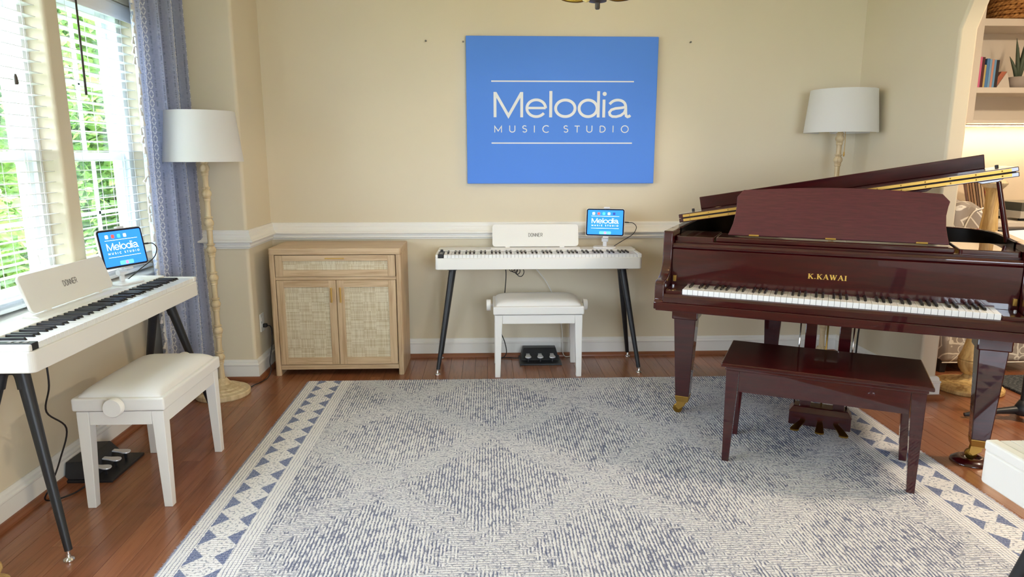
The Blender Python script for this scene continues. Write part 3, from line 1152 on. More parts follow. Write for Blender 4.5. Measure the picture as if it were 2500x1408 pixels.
# ------------------------------------------------------------------ digital pianos
def digital_piano(loc, rotz, label):
    root = thing('digital_piano', label, 'digital piano', loc, rotz, 'white slim digital pianos on splayed legs')
    W, D = 0.655, 0.31
    # lower case with rounded ends
    body = MB()
    prof = rrect(-W, W, 0.0, D, 0.022, 6)
    body.prism(prof, 0.680, 0.753)
    body.build('case', 'white', root, bevel=0.004)
    # cheeks at both ends of the keys
    MB().box(-W + 0.002, -0.637, 0.006, 0.20, 0.752, 0.776).build('end_block', 'white', root, bevel=0.005)
    MB().box(0.6245, W - 0.002, 0.006, 0.20, 0.752, 0.776).build('end_block', 'white', root, bevel=0.005)
    # control strip
    c = MB().box(-0.636, -0.6035, 0.008, 0.165, 0.752, 0.7775).build('control_panel', 'blackp', root, bevel=0.002)
    MB().lathe([(0.009, 0), (0.009, 0.012), (0.008, 0.014)], 20, (-0.620, 0.135, 0.7775)).build('volume_knob', 'blackp', c, smooth=True, flat_angle=40)
    for k in range(3):
        MB().box(-0.627, -0.613, 0.030 + 0.026 * k, 0.044 + 0.026 * k, 0.7775, 0.7790).build('button', 'grey_txt', c)
    # rear panel
    p = rrect(-0.648, 0.648, 0.160, 0.308, 0.016, 5)
    panel = MB().prism(p, 0.752, 0.784).build('rear_panel', 'white', root, bevel=0.005, seg=3)
    # raised rest ledge and rest
    MB().prism([(0.185, 0.783), (0.255, 0.783), (0.250, 0.793), (0.205, 0.791)], -0.305, 0.285, axis='x').build('rest_ledge', 'white', root, bevel=0.002)
    tilt = math.radians(17)
    rest_ = MB().prism(rrect(-0.285, 0.285, 0.0, 0.150, 0.022, 8), -0.006, 0.006, axis='y')
    ro = rest_.build('music_rest', 'white', root, bevel=0.003, loc=(-0.008, 0.225, 0.796), rot=(-tilt, 0, 0))
    L, wid = block_letters('DONNER', 0.022, 0.0115, 0.0045, 0.0035)
    for k, ch in enumerate(L):
        mb = MB()
        for pts, cl in ch:
            mb.ribbon(pts, 0.0034, cl, -0.0066, 1, 1, wid / 2, -0.066)
        mb.build('printed_letter', 'grey_txt', ro)
    for sx in (-0.2, 0.16):
        MB().box(sx, sx + 0.03, -0.004, 0.012, -0.008, 0.004).build('rest_foot', 'white', ro)
    add_keys(root, -0.6012, 1.2235, 0.010, 0.150, 0.740, 0.7735, 0.062, 0.160, 0.772, 0.0105)
    # two inverted-V leg pairs
    for s in (-1, 1):
        br = MB()
        xt = s * 0.553
        br.tube(smooth_path([(xt + s * 0.010, 0.101, 0.60), (xt + s * 0.003, 0.113, 0.648), (xt, 0.130, 0.664), (xt, 0.162, 0.664), (xt + s * 0.003, 0.179, 0.648), (xt + s * 0.010, 0.191, 0.60)], 6), [0.0215] * 31, 14)
        br.box(xt - 0.030, xt + 0.030, 0.085, 0.205, 0.664, 0.681)
        br.build('leg_bracket', 'blackm', root, smooth=True, flat_angle=40)
        for (yt, yb) in ((0.110, -0.028), (0.182, 0.335)):
            xb = s * 0.652
            lg = MB().tube([(xt, yt, 0.66), (xb - s * 0.004, yb, 0.038)], [0.0225, 0.0125], 18).build('leg', 'blackm', root, smooth=True, flat_angle=50)
            MB().lathe([(0.017, 0.0), (0.019, 0.004), (0.017, 0.010), (0.010, 0.013), (0.007, 0.016), (0.007, 0.042)], 20, (xb, yb, 0.0)).build('levelling_foot', 'chrome', lg, smooth=True, flat_angle=50)
    return root


dp_back = digital_piano((0.330, 4.250, 0), 0.0, 'white digital piano against the beige wall below the blue canvas')
dp_left = dup(dp_back, (-1.487, 2.860, 0), PI / 2, 'white digital piano standing along the window with blinds')
dp_near = dup(dp_back, (1.735, 1.366, 0), PI, 'white digital piano end cut off at the right edge beside the rug')


# ------------------------------------------------------------------ adjustable benches
def white_bench(loc, rotz, label, z=0.0):
    root = thing('piano_bench', label, 'bench', (loc[0], loc[1], z), rotz, 'white adjustable piano benches')
    hx, hy = 0.275, 0.167
    for sx in (-1, 1):
        for sy in (-1, 1):
            x0, x1 = sorted((sx * hx, sx * (hx - 0.048)))
            y0, y1 = sorted((sy * hy, sy * (hy - 0.048)))
            b = 0.015
            xb0, xb1 = (x0, x1 - b) if sx < 0 else (x0 + b, x1)
            yb0, yb1 = (y0, y1 - b) if sy < 0 else (y0 + b, y1)
            MB().taper(xb0, xb1, yb0, yb1, 0.0, x0, x1, y0, y1, 0.405).build('leg', 'white_l', root, bevel=0.0025)
    for sy in (-1, 1):
        MB().box(-hx + 0.048, hx - 0.048, sy * (hy - 0.010) - 0.009, sy * (hy - 0.010) + 0.009, 0.350, 0.405).build('apron', 'white_l', root, bevel=0.0015)
    for sx in (-1, 1):
        MB().box(sx * (hx - 0.010) - 0.009, sx * (hx - 0.010) + 0.009, -hy + 0.048, hy - 0.048, 0.350, 0.405).build('apron', 'white_l', root, bevel=0.0015)
    seat = MB().box(-hx - 0.010, hx + 0.010, -hy - 0.010, hy + 0.010, 0.409, 0.462).build('seat_box', 'white_l', root, bevel=0.008, seg=3)
    cu = MB()
    N = 14
    X, Y = hx - 0.006, hy - 0.008

    def hgt(u, v):
        a = 1 - abs(u) ** 6
        b_ = 1 - abs(v) ** 5
        return 0.0385 * (max(a, 0) * max(b_, 0)) ** 0.45
    vs, fs = [], []
    for j in range(N + 1):
        for i in range(N * 2 + 1):
            u = -1 + 2 * i / (N * 2)
            v = -1 + 2 * j / N
            u_ = math.copysign(1 - (1 - abs(u)) ** 1.6, u)
            v_ = math.copysign(1 - (1 - abs(v)) ** 1.6, v)
            vs.append((u_ * X, v_ * Y, 0.461 + hgt(u_, v_)))
    K = N * 2 + 1
    for j in range(N):
        for i in range(N * 2):
            fs.append((j * K + i, j * K + i + 1, (j + 1) * K + i + 1, (j + 1) * K + i))
    cu.add(vs, fs)
    cu.build('cushion', 'cushion', root, smooth=True)
    for s in (-1, 1):
        rot = (0, s * PI / 2, 0)
        kb = MB().lathe([(0.010, 0.0), (0.010, 0.014), (0.034, 0.014), (0.037, 0.017), (0.037, 0.038), (0.034, 0.042)], 32)
        kb.build('height_knob', 'white_l', root, smooth=True, flat_angle=40, loc=(s * (hx + 0.010), 0, 0.436), rot=rot)
    return root


bench_back = white_bench((0.3225, 4.324), 0.0, 'white cushioned bench with round knobs in front of the digital piano under the canvas')
bench_left = dup(bench_back, (-1.434, 2.850, 0), PI / 2, 'white cushioned bench with its round knob facing forward beside the window piano')


# ------------------------------------------------------------------ pedal units
def pedal_unit(loc, rotz, label):
    root = thing('pedal_unit', label, 'pedal unit', loc, rotz, 'black triple pedal units')
    MB().box(-0.142, 0.142, 0.0, 0.205, 0.0, 0.012).build('base_plate', 'blackp', root, bevel=0.002)
    b = MB()
    prof = [(0.085, 0.012), (0.205, 0.012), (0.205, 0.082), (0.135, 0.085), (0.130, 0.080)]
    n = len(prof)
    vs = []
    for x_, ins in ((-0.132, 0.0), (0.132, 0.0)):
        for (y_, z_) in prof:
            t = (z_ - 0.012) / 0.075
            vs.append((x_ * (1 - 0.16 * t), y_, z_))
    fs = [tuple(range(n)), tuple(reversed(range(n, 2 * n)))] + [(i, n + i, n + (i + 1) % n, (i + 1) % n) for i in range(n)]
    b.add(vs, fs)
    b.build('housing', 'blackp', root, bevel=0.002)
    for k in (-1, 0, 1):
        px = k * 0.082
        pd = MB()
        out = [(-0.012, 0.0), (0.012, 0.0), (0.014, -0.03), (0.021, -0.055)] + arc(0, -0.062, 0.021, 0.016, 0, -180, 10)[1:-1] + [(-0.021, -0.055), (-0.014, -0.03)]
        out = out[::-1]
        area = sum(out[i][0] * out[(i + 1) % len(out)][1] - out[(i + 1) % len(out)][0] * out[i][1] for i in range(len(out)))
        if area < 0:
            out = out[::-1]
        pd.prism(out, -0.003, 0.004)
        pd.build('pedal', 'steel', root, bevel=0.0025, loc=(px, 0.110, 0.050), rot=(math.radians(6), 0, 0))
        MB().box(px - 0.004, px + 0.004, 0.050, 0.060, 0.012, 0.042).build('pedal_post', 'blackp', root)
    return root


ped_back = pedal_unit((0.358, 4.403, 0), 0.0, 'black triple pedal unit on the floor under the canvas wall piano')
ped_left = dup(ped_back, (-1.620, 2.935, 0), PI / 2, 'black triple pedal unit on the floor under the window piano')


# ------------------------------------------------------------------ tablets on their stands
def tablet_set(piano, lx, ly, yaw, tilt, zc, label_t, label_s, icons):
    P = piano.matrix_basis if False else Matrix.Translation(piano.location) @ Euler(piano.rotation_euler).to_matrix().to_4x4()
    base = P @ Vector((lx, ly, 0.7842))
    rz = piano.rotation_euler[2] + yaw
    st = thing('tablet_stand', label_s, 'stand', base, rz, 'white tablet stands on the pianos')
    bp = rrect(-0.075, 0.075, -0.048, 0.048, 0.03, 8)
    MB().prism(bp, 0.0, 0.009).build('base_plate', 'silver_tab', st, bevel=0.003)
    hgt = zc - base.z
    MB().box(-0.013, 0.013, 0.018, 0.030, 0.008, 0.050).build('arm', 'silver_tab', st, bevel=0.004)
    MB().tube([(-0.021, 0.024, 0.052), (0.021, 0.024, 0.052)], 0.014, 20).build('hinge', 'silver_tab', st, smooth=True, flat_angle=40)
    MB().tube([(0, 0.024, 0.050), (0, 0.036, hgt - 0.02)], [0.010, 0.012], 14).build('upper_arm', 'silver_tab', st, smooth=True, flat_angle=40)
    T = thing('tablet', label_t, 'tablet', base + Vector((0, 0, hgt)), rz, 'tablets on the pianos')
    T.rotation_euler = (-tilt, 0, rz)
    w, h = 0.124, 0.0895
    MB().prism(rrect(-w - 0.003, w + 0.003, -h - 0.003, h + 0.003, 0.016, 8), -0.001, 0.011, axis='y').build('case', 'silver_tab', T, bevel=0.002)
    MB().prism(rrect(-w, w, -h, h, 0.014, 8), -0.0030, -0.0005, axis='y').build('bezel', 'bezel', T)
    sc = MB().prism(rrect(-w + 0.0085, w - 0.0085, -h + 0.0085, h - 0.0085, 0.005, 4), -0.0034, -0.0028, axis='y').build('screen', 'screen', T)
    u = 0.182 / 1244
    melodia(sc, -0.0038, u, u, 905, -727, 'screen_w', joined=True)
    cols = [(236, 236, 226), (206, 74, 66), (72, 208, 220), (222, 214, 206), (36, 60, 130), (70, 170, 90)]
    for i in range(icons):
        ic = i
        key = 'icon_%d' % ic
        if key not in MAT:
            MAT[key] = mat(key, cols[ic], 0.4, emit=cols[ic], estr=0.5)
        ix = -0.077 + 0.0335 * i
        MB().prism(rrect(ix - 0.0085, ix + 0.0085, 0.049, 0.066, 0.0035, 4), -0.0039, -0.0035, axis='y').build('app_icon', key, sc)
    MB().prism(rrect(-0.036, 0.041, -0.0790, -0.0595, 0.005, 4), -0.0037, -0.0035, axis='y').build('dock', 'screen_d', sc)
    if 'icon_p' not in MAT:
        MAT['icon_p'] = mat('icon_p', (226, 120, 176), 0.4, emit=(226, 120, 176), estr=0.55)
    MB().prism(rrect(-0.004, 0.010, -0.077, -0.062, 0.0035, 4), -0.0041, -0.0038, axis='y').build('app_icon', 'icon_p', sc)
    # clamps of the stand, top and bottom of the tablet
    R = Euler((-tilt, 0, 0)).to_matrix()
    for s, wd in ((1, 0.020), (-1, 0.019)):
        m_ = MB()
        m_.box(-wd, wd, -0.008, 0.014, -0.006, 0.004)
        c = m_.build('clamp', 'silver_tab', st, bevel=0.003)
        q = R @ Vector((0.008, 0, s * (h + 0.0085)))
        c.location = (q.x, q.y, q.z + hgt)
        c.rotation_euler = (-tilt, 0, 0)
    q = R @ Vector((0, 0.022, 0))
    m_ = MB()
    m_.box(-0.016, 0.016, 0.012, 0.020, -h - 0.006, h + 0.006)
    c = m_.build('spine', 'silver_tab', st, bevel=0.003)
    c.location = (0.008, 0, hgt)
    c.rotation_euler = (-tilt, 0, 0)
    # charging lead
    def W(p):
        return (Matrix.Translation(T.location) @ Euler(T.rotation_euler).to_matrix().to_4x4()) @ Vector(p)
    pl = MB().tube([W((w + 0.003, 0.004, 0.004)), W((w + 0.030, 0.004, 0.003))], 0.0042, 10)
    cable = thing('charging_cable', None, 'cable')
    pl.build('plug', 'rubber', cable, smooth=True)
    # leaves the plug, loops out and comes down to the piano top behind the stand foot
    foot = P @ Vector((lx + 0.062, ly + 0.030, 0.7875))
    A, B_, Cc, D_ = W((w + 0.028, 0.004, 0.003)), W((w + 0.060, 0.006, -0.001)), W((w + 0.080, 0.010, -0.028)), W((w + 0.058, 0.020, -0.072))
    E_ = (D_ + foot) / 2
    MB().tube(smooth_path([A, B_, Cc, D_, E_, foot], 8), 0.0024, 8).build('lead', 'rubber', cable, smooth=True)
    return st, T, cable


sA = tablet_set(dp_back, 0.452, 0.235, math.radians(-14), math.radians(14), 0.953, 'tablet with blue lettered screen on the piano below the canvas', 'white stand holding the tablet on the piano below the canvas', 5)
tag(sA[2], 'black charging cable curling from the tablet below the canvas', 'cable')
sB = tablet_set(dp_left, 0.425, 0.240, math.radians(-20), math.radians(10), 0.956, 'tablet with blue lettered screen on the piano by the window', 'white stand holding the tablet on the piano by the window', 4)
tag(sB[2], 'black charging cable curling from the tablet by the window', 'cable')

# ------------------------------------------------------------------ blue canvas
can = thing('wall_canvas', 'large blue canvas lettered Melodia Music Studio in white on the beige wall', 'canvas sign', (0.499, YB - 0.038, 1.672))
MB().box(-0.625, 0.625, 0.0, 0.036, -0.4695, 0.4695).build('stretched_canvas', 'canvas', can, bevel=0.004)
melodia(can, -0.0012, 1.25 / 1665, 0.939 / 1303, 900, -716, 'print_w')
for k, (nx_, nz_, lb) in enumerate(((-0.383, 2.110, 'small nail in the wall farthest from the canvas on its left'), (-0.143, 2.106, 'small nail in the wall touching the canvas left edge'), (1.338, 2.112, 'small nail in the wall to the right of the canvas'))):
    m_ = MB().lathe([(0.0025, 0.0), (0.0025, 0.022), (0.006, 0.022), (0.006, 0.025)], 10, mtx=Matrix.Translation((nx_, YB, nz_)) @ Euler((PI / 2, 0, 0)).to_matrix().to_4x4())
    tag(m_.build('nail', 'nail'), lb, 'nail', 'nails in the wall')

# ------------------------------------------------------------------ cane-front cabinet
cab = thing('sideboard_cabinet', 'pale oak cabinet with woven cane drawer and doors in the corner', 'cabinet', (-0.945, 4.235, 0))
CW, CD, CHH = 0.408, 0.385, 0.822
ps = rrect(-CW, CW, 0, CD, 0.014, 4)
MB().prism(ps, 0.782, CHH).build('top', 'oak', cab, bevel=0.004)
for s in (-1, 1):
    x0, x1 = sorted((s * CW, s * (CW - 0.034)))
    MB().prism(rrect(x0, x1, 0.004, CD - 0.002, 0.010, 4), 0.0, 0.782).build('side_panel', 'oak_v', cab, bevel=0.002)
MB().box(-CW + 0.034, CW - 0.034, 0.02, CD - 0.004, 0.06, 0.082).build('bottom_panel', 'oak', cab)
MB().box(-CW + 0.034, CW - 0.034, 0.010, 0.030, 0.040, 0.070).build('bottom_rail', 'oak', cab, bevel=0.002)
MB().box(-CW + 0.034, CW - 0.034, 0.012, 0.030, 0.622, 0.642).build('middle_rail', 'oak', cab, bevel=0.001)
MB().box(-CW + 0.034, CW - 0.034, 0.030, CD - 0.01, 0.07, 0.782).build('carcass', 'dark', cab)


def front(name, x0, x1, z0, z1, fw_s, fw_t, fw_b, handle):
    e = bpy.data.objects.new(name, None)
    COL.objects.link(e)
    e.parent = cab
    g = 0.0018
    x0 += g
    x1 -= g
    z0 += g
    z1 -= g
    y0, y1 = 0.006, 0.028
    MB().box(x0, x0 + fw_s, y0, y1, z0, z1).build('stile', 'oak_v', e, bevel=0.0012)
    MB().box(x1 - fw_s, x1, y0, y1, z0, z1).build('stile', 'oak_v', e, bevel=0.0012)
    MB().box(x0 + fw_s, x1 - fw_s, y0, y1, z1 - fw_t, z1).build('rail', 'oak', e, bevel=0.0012)
    MB().box(x0 + fw_s, x1 - fw_s, y0, y1, z0, z0 + fw_b).build('rail', 'oak', e, bevel=0.0012)
    MB().box(x0 + fw_s, x1 - fw_s, y0 + 0.007, y1 - 0.004, z0 + fw_b, z1 - fw_t).build('cane_panel', 'cane', e)
    hx0, hx1, hz0, hz1 = handle
    h = MB()
    if hx1 - hx0 > hz1 - hz0:
        h.box(hx0, hx1, -0.012, -0.006, hz0, hz1)
        for q in (hx0 + 0.012, hx1 - 0.012):
            h.box(q - 0.003, q + 0.003, -0.007, y0, hz0 + 0.001, hz1 - 0.001)
    else:
        h.box(hx0, hx1, -0.020, -0.012, hz0, hz1)
        for q in (hz0 + 0.012, hz1 - 0.012):
            h.box(hx0 + 0.002, hx1 - 0.002, -0.013, y0, q - 0.004, q + 0.004)
    h.build('handle', 'brass_h', e, bevel=0.0015)
    return e


xi = CW - 0.036
front('drawer', -xi, xi, 0.642, 0.780, 0.046, 0.036, 0.042, (-0.060, 0.060, 0.757, 0.763))
front('door', -xi, 0.0, 0.072, 0.622, 0.046, 0.044, 0.046, (-0.033, -0.023, 0.482, 0.578))
front('door', 0.0, xi, 0.072, 0.622, 0.046, 0.044, 0.046, (0.023, 0.033, 0.482, 0.578))


# ------------------------------------------------------------------ turned floor lamps
def floor_lamp(loc, label, nodes, z_sh0, z_sh1, r0, r1, chain=False):
    root = thing('floor_lamp', label, 'lamp', loc, 0, 'turned wooden floor lamps with white drum shades')
    MB().lathe([(0.150, 0.0), (0.154, 0.006), (0.154, 0.026), (0.148, 0.032), (0.128, 0.036), (0.122, 0.044), (0.104, 0.049), (0.098, 0.055), (0.080, 0.060), (0.052, 0.070), (0.040, 0.084), (0.030, 0.096), (0.026, 0.104), (0.0, 0.104)], 56, caps=False).build('base', 'lampwood', root, smooth=True, flat_angle=24)
    prof = [(0.019, 0.100)]
    for z in nodes:
        for dz, r in ((-0.062, 0.0155), (-0.042, 0.0160), (-0.040, 0.0195), (-0.034, 0.0205), (-0.029, 0.0190), (-0.024, 0.0220), (-0.020, 0.0190), (-0.014, 0.0245), (-0.004, 0.0275), (0.006, 0.0265), (0.016, 0.0205), (0.021, 0.0170), (0.026, 0.0200), (0.030, 0.0240), (0.033, 0.0235), (0.035, 0.0160), (0.050, 0.0150)):
            prof.append((r, z + dz))
    prof.append((0.0125, z_sh0 + 0.02))
    MB().lathe(prof, 28).build('pole', 'lampwood', root, smooth=True, flat_angle=38)
    MB().lathe([(0.011, z_sh0 + 0.015), (0.011, z_sh1 - 0.06)], 14).build('socket', 'brass_d', root, smooth=True, flat_angle=50)
    MB().lathe([(0.008, 0), (0.022, 0.02), (0.030, 0.045), (0.026, 0.070), (0.010, 0.085)], 18, (0, 0, z_sh0 + 0.07)).build('bulb', 'white', root, smooth=True)
    sh = MB()
    t = 0.003
    sh.lathe([(r0, z_sh0), (r1, z_sh1), (r1 - t, z_sh1), (r0 - t, z_sh0), (r0, z_sh0)], 56, caps=False)
    shade = sh.build('shade', 'shade', root, smooth=True, flat_angle=50)
    sp = MB()
    for k in range(3):
        a = k * 2 * PI / 3
        sp.tube([(0, 0, z_sh1 - 0.06), ((r1 - t) * math.cos(a), (r1 - t) * math.sin(a), z_sh1 - 0.01)], 0.0018, 6)
    sp.build('shade_spider', 'brass_d', shade)
    if chain:
        MB().tube(smooth_path([(0.02, -0.02, z_sh0 + 0.05), (0.024, -0.024, z_sh0 - 0.06), (0.022, -0.026, z_sh0 - 0.12)], 5), 0.0016, 6).build('pull_chain', 'brass', root)
        MB().lathe([(0.003, -0.03), (0.005, -0.02), (0.003, 0)], 10, (0.022, -0.026, z_sh0 - 0.12)).build('chain_pull', 'brass', root)
    return root


floor_lamp((-1.563, 3.905, 0), 'cream turned wooden floor lamp with white shade beside the blue curtain', [0.231, 0.389, 0.547, 0.700, 0.861, 1.014, 1.178, 1.318], 1.352, 1.622, 0.208, 0.180)
floor_lamp((2.285, 4.435, 0), 'cream turned wooden floor lamp with white shade behind the grand piano', [0.26, 0.45, 0.64, 0.83, 1.02, 1.20, 1.36, 1.495], 1.530, 1.796, 0.222, 0.198, chain=True)

# ------------------------------------------------------------------ curtain with tassels
cur = thing('window_curtain', 'blue woven curtain panel with white chain stitching and cream tassels', 'curtain', (-1.760, 3.640, 0))
NU, NV = 150, 46
arcl = 0.0
pts = []
uu = []
prev = None
for i in range(NU + 1):
    t = i / NU
    y_ = 0.505 * t
    amp = 0.042 * min(1, t * 6 + 0.25)
    x_ = amp * math.sin(t * 2 * PI * 3.1 + 0.5) + 0.010 * math.sin(t * 19 + 1.0) + 0.008
    p = Vector((x_, y_))
    if prev is not None:
        arcl += (p - prev).length
    prev = p
    pts.append(p)
    uu.append(arcl)
Z0, Z1 = 0.012, 2.62
vs, fs, uvs = [], [], []
for j in range(NV + 1):
    z_ = Z0 + (Z1 - Z0) * j / NV
    spread = 1.0 + 0.10 * (1 - z_ / Z1) ** 1.5
    for i in range(NU + 1):
        p = pts[i]
        wob = 0.006 * math.sin(z_ * 3.1 + i * 0.05) * (1 - z_ / Z1)
        vs.append((p.x * (0.75 + 0.25 * spread) + wob, 0.25 + (p.y - 0.25) * spread, z_))
        uvs.append((uu[i], z_))
K = NU + 1
for j in range(NV):
    for i in range(NU):
        fs.append((j * K + i, j * K + i + 1, (j + 1) * K + i + 1, (j + 1) * K + i))
mb = MB()
mb.add(vs, fs)
cl = mb.build('cloth', 'curtain', cur, smooth=True)
ul = cl.data.uv_layers.new(name='UVMap')
for lp in cl.data.loops:
    ul.data[lp.index].uv = uvs[lp.vertex_index]
so = cl.modifiers.new('thickness', 'SOLIDIFY')
so.thickness = 0.0022
tas = MB()
tas.tube([(0, 0.0, 0.012), (0.001, -0.010, 0.014), (0.001, -0.014, 0.008)], 0.0022, 6)
tas.lathe([(0.0024, 0.010), (0.0050, 0.007), (0.0046, 0.002), (0.0036, 0.0), (0.0056, -0.006), (0.0085, -0.022), (0.0080, -0.024)], 9, (0.001, -0.014, 0))
t0 = None
tr = random.Random(3)
for k in range(52):
    z_ = 0.04 + k * 0.049
    spread = 1.0 + 0.10 * (1 - z_ / Z1) ** 1.5
    px, py = pts[0].x * (0.75 + 0.25 * spread), 0.25 - 0.25 * spread
    L = (px + 0.006 * math.sin(z_ * 3.1) * (1 - z_ / Z1), py, z_)
    rt = (tr.uniform(-0.55, 0.25), tr.uniform(-0.2, 0.2), tr.uniform(-0.6, 0.6))
    if t0 is None:
        t0 = tas.build('tassel', 'tassel', cur, smooth=True, loc=L, rot=rt)
    else:
        inst(t0, cur, L, rt)
# rod above the window
rod = thing('curtain_rod', 'dark curtain rod mounted above the window blinds', 'curtain rod', (-1.755, 3.2, 2.64))
MB().tube([(0, -1.05, 0), (0, 0.95, 0)], 0.011, 14).build('rod', 'wand', rod, smooth=True, flat_angle=50)
for q in (-0.95, 0.0, 0.90):
    MB().box(-0.095, 0.0, q - 0.008, q + 0.008, -0.02, -0.004).build('bracket', 'wand', rod)


# ------------------------------------------------------------------ blinds
def blind(name, y0, y1, label, wand_y=None, tassel_y=None):
    root = thing(name, label, 'blind', (-1.905, (y0 + y1) / 2, 0), 0, 'white slatted window blinds')
    hw = (y1 - y0) / 2 - 0.008
    MB().box(-0.028, 0.028, -hw, hw, 2.085, 2.145).build('headrail', 'slat', root, bevel=0.002)
    MB().prism([(0.034, 2.065), (0.044, 2.065), (0.046, 2.080), (0.046, 2.130), (0.040, 2.146), (0.034, 2.146)], -hw, hw, axis='y').build('valance', 'slat', root, bevel=0.001)
    s0 = None
    z_ = 0.815
    tilt = math.radians(-3)
    while z_ < 2.06:
        if s0 is None:
            pr = [(-0.025, -0.0012), (0.0, 0.0004), (0.025, -0.0012), (0.025, 0.0012), (0.0, 0.0028), (-0.025, 0.0012)]
            s0 = MB().prism(pr, -hw, hw, axis='y').build('slat', 'slat', root, loc=(0, 0, z_), rot=(0, tilt, 0))
        else:
            inst(s0, root, (0, 0, z_), (0, tilt, 0))
        z_ += 0.0455
    MB().prism(rrect(-0.026, 0.026, 0.776, 0.794, 0.006, 4), -hw, hw, axis='y').build('bottom_rail', 'slat', root)
    for q in (-hw * 0.72, 0.0, hw * 0.72):
        m_ = MB()
        for e in (-0.0265, 0.0265):
            m_.tube([(e, q, 0.79), (e, q, 2.09)], 0.0009, 5)
        m_.build('ladder_cord', 'slat', root)
    if wand_y is not None:
        MB().tube([(0.052, wand_y, 2.09), (0.050, wand_y + 0.002, 1.66)], [0.0042, 0.0055], 10).build('tilt_wand', 'wand', root, smooth=True)
    if tassel_y is not None:
        m_ = MB()
        for q, zz in ((0.0, 0.98), (0.012, 1.70)):
            m_.tube([(0.050, tassel_y + q, 2.09), (0.050, tassel_y + q, zz)], 0.0011, 5)
        m_.build('lift_cord', 'slat', root)
        for q, zz, mm in ((0.0, 0.98, 'slat'), (0.012, 1.70, 'wand')):
            MB().lathe([(0.003, 0.0), (0.006, -0.012), (0.008, -0.034), (0.006, -0.040)], 12, (0.050, tassel_y + q, zz)).build('cord_tassel', mm, root, smooth=True)
    return root


blind('window_blind', WA[0], WA[1], 'white slatted blind on the window nearest the blue curtain', wand_y=-0.19)
blind('window_blind', WB[0], WB[1], 'white slatted blind on the window at the left picture edge', tassel_y=0.10)

# ------------------------------------------------------------------ wall outlet and cords
ou = thing('wall_outlet', 'white wall outlet with a black plug beside the cane cabinet', 'outlet', (XBUMP, 4.325, 0.335))
MB().prism(rrect(-0.035, 0.035, -0.058, 0.058, 0.004, 3), 0.0, 0.006, axis='x').build('cover_plate', 'white', ou, bevel=0.002)
for q in (-0.02, 0.02):
    MB().prism(rrect(-0.017, 0.017, q - 0.014, q + 0.014, 0.008, 4), 0.006, 0.0085, axis='x').build('socket', 'white', ou)
cb = thing('lamp_cord', 'black cord from the wall outlet down to the floor lamp base', 'cable')
MB().box(XBUMP + 0.0086, XBUMP + 0.034, 4.312, 4.338, 0.302, 0.326).build('plug', 'rubber', cb, bevel=0.005)
MB().tube(smooth_path([(XBUMP + 0.034, 4.325, 0.315), (XBUMP + 0.062, 4.315, 0.300), (XBUMP + 0.068, 4.290, 0.20), (XBUMP + 0.060, 4.250, 0.10), (XBUMP + 0.075, 4.215, 0.05), (XBUMP + 0.062, 4.190, 0.010), (XBUMP + 0.045, 4.120, 0.005), (-1.43, 4.06, 0.005), (-1.450, 4.000, 0.005), (-1.500, 3.965, 0.006), (-1.520, 3.93, 0.008)], 6), 0.003, 8).build('lead', 'rubber', cb, smooth=True)

c1 = thing('pedal_cable', 'black cable hanging from the canvas wall piano to its pedal unit', 'cable')
MB().tube(smooth_path([(0.118, 4.52, 0.678), (0.128, 4.528, 0.60), (0.118, 4.534, 0.45), (0.112, 4.534, 0.33), (0.085, 4.532, 0.255), (0.092, 4.530, 0.20), (0.118, 4.532, 0.13), (0.130, 4.535, 0.055), (0.105, 4.540, 0.016), (0.065, 4.545, 0.008), (0.055, 4.565, 0.006), (0.085, 4.58, 0.006), (0.14, 4.575, 0.006), (0.185, 4.56, 0.007), (0.214, 4.55, 0.010)], 6), 0.0032, 8).build('lead', 'rubber', c1, smooth=True)
c2 = thing('cable_bundle', 'coiled black cable bundle hanging under the canvas wall piano', 'cable')
mb = MB()
br = random.Random(4)
for k in range(4):
    cx = 0.165 + 0.018 * k
    rx_, rz_ = br.uniform(0.016, 0.026), br.uniform(0.018, 0.032)
    ring = [(cx + rx_ * math.cos(a * PI / 8 + k), 4.44 + 0.006 * math.sin(a), 0.656 - 0.008 * k + rz_ * math.sin(a * PI / 8 + k)) for a in range(17)]
    mb.tube(ring, 0.0026, 7)
mb.tube(smooth_path([(0.10, 4.44, 0.679), (0.105, 4.44, 0.662), (0.128, 4.44, 0.664), (0.150, 4.44, 0.676)], 6), 0.0026, 7)
mb.build('loops', 'rubber', c2, smooth=True)
c3 = MB().tube(smooth_path([(0.285, 4.50, 0.680), (0.315, 4.52, 0.655), (0.36, 4.55, 0.60), (0.41, 4.580, 0.53), (0.47, 4.605, 0.40), (0.520, 4.615, 0.20), (0.530, 4.595, 0.02), (0.60, 4.590, 0.008)], 7), 0.0032, 7)
tag(c3.build('power_cable', 'white', smooth=True), 'thin white cable slanting down the wall behind the canvas wall bench', 'cable')
c4 = MB().tube(smooth_path([(-1.60, 2.44, 0.680), (-1.60, 2.44, 0.56), (-1.655, 2.49, 0.44), (-1.66, 2.60, 0.33), (-1.700, 2.60, 0.20), (-1.735, 2.58, 0.10), (-1.77, 2.585, 0.04), (-1.765, 2.63, 0.010), (-1.72, 2.70, 0.006), (-1.70, 2.80, 0.012)], 7), 0.0034, 8)
tag(c4.build('pedal_cable', 'rubber', smooth=True), 'black cable hanging from the window piano to its pedal unit', 'cable')

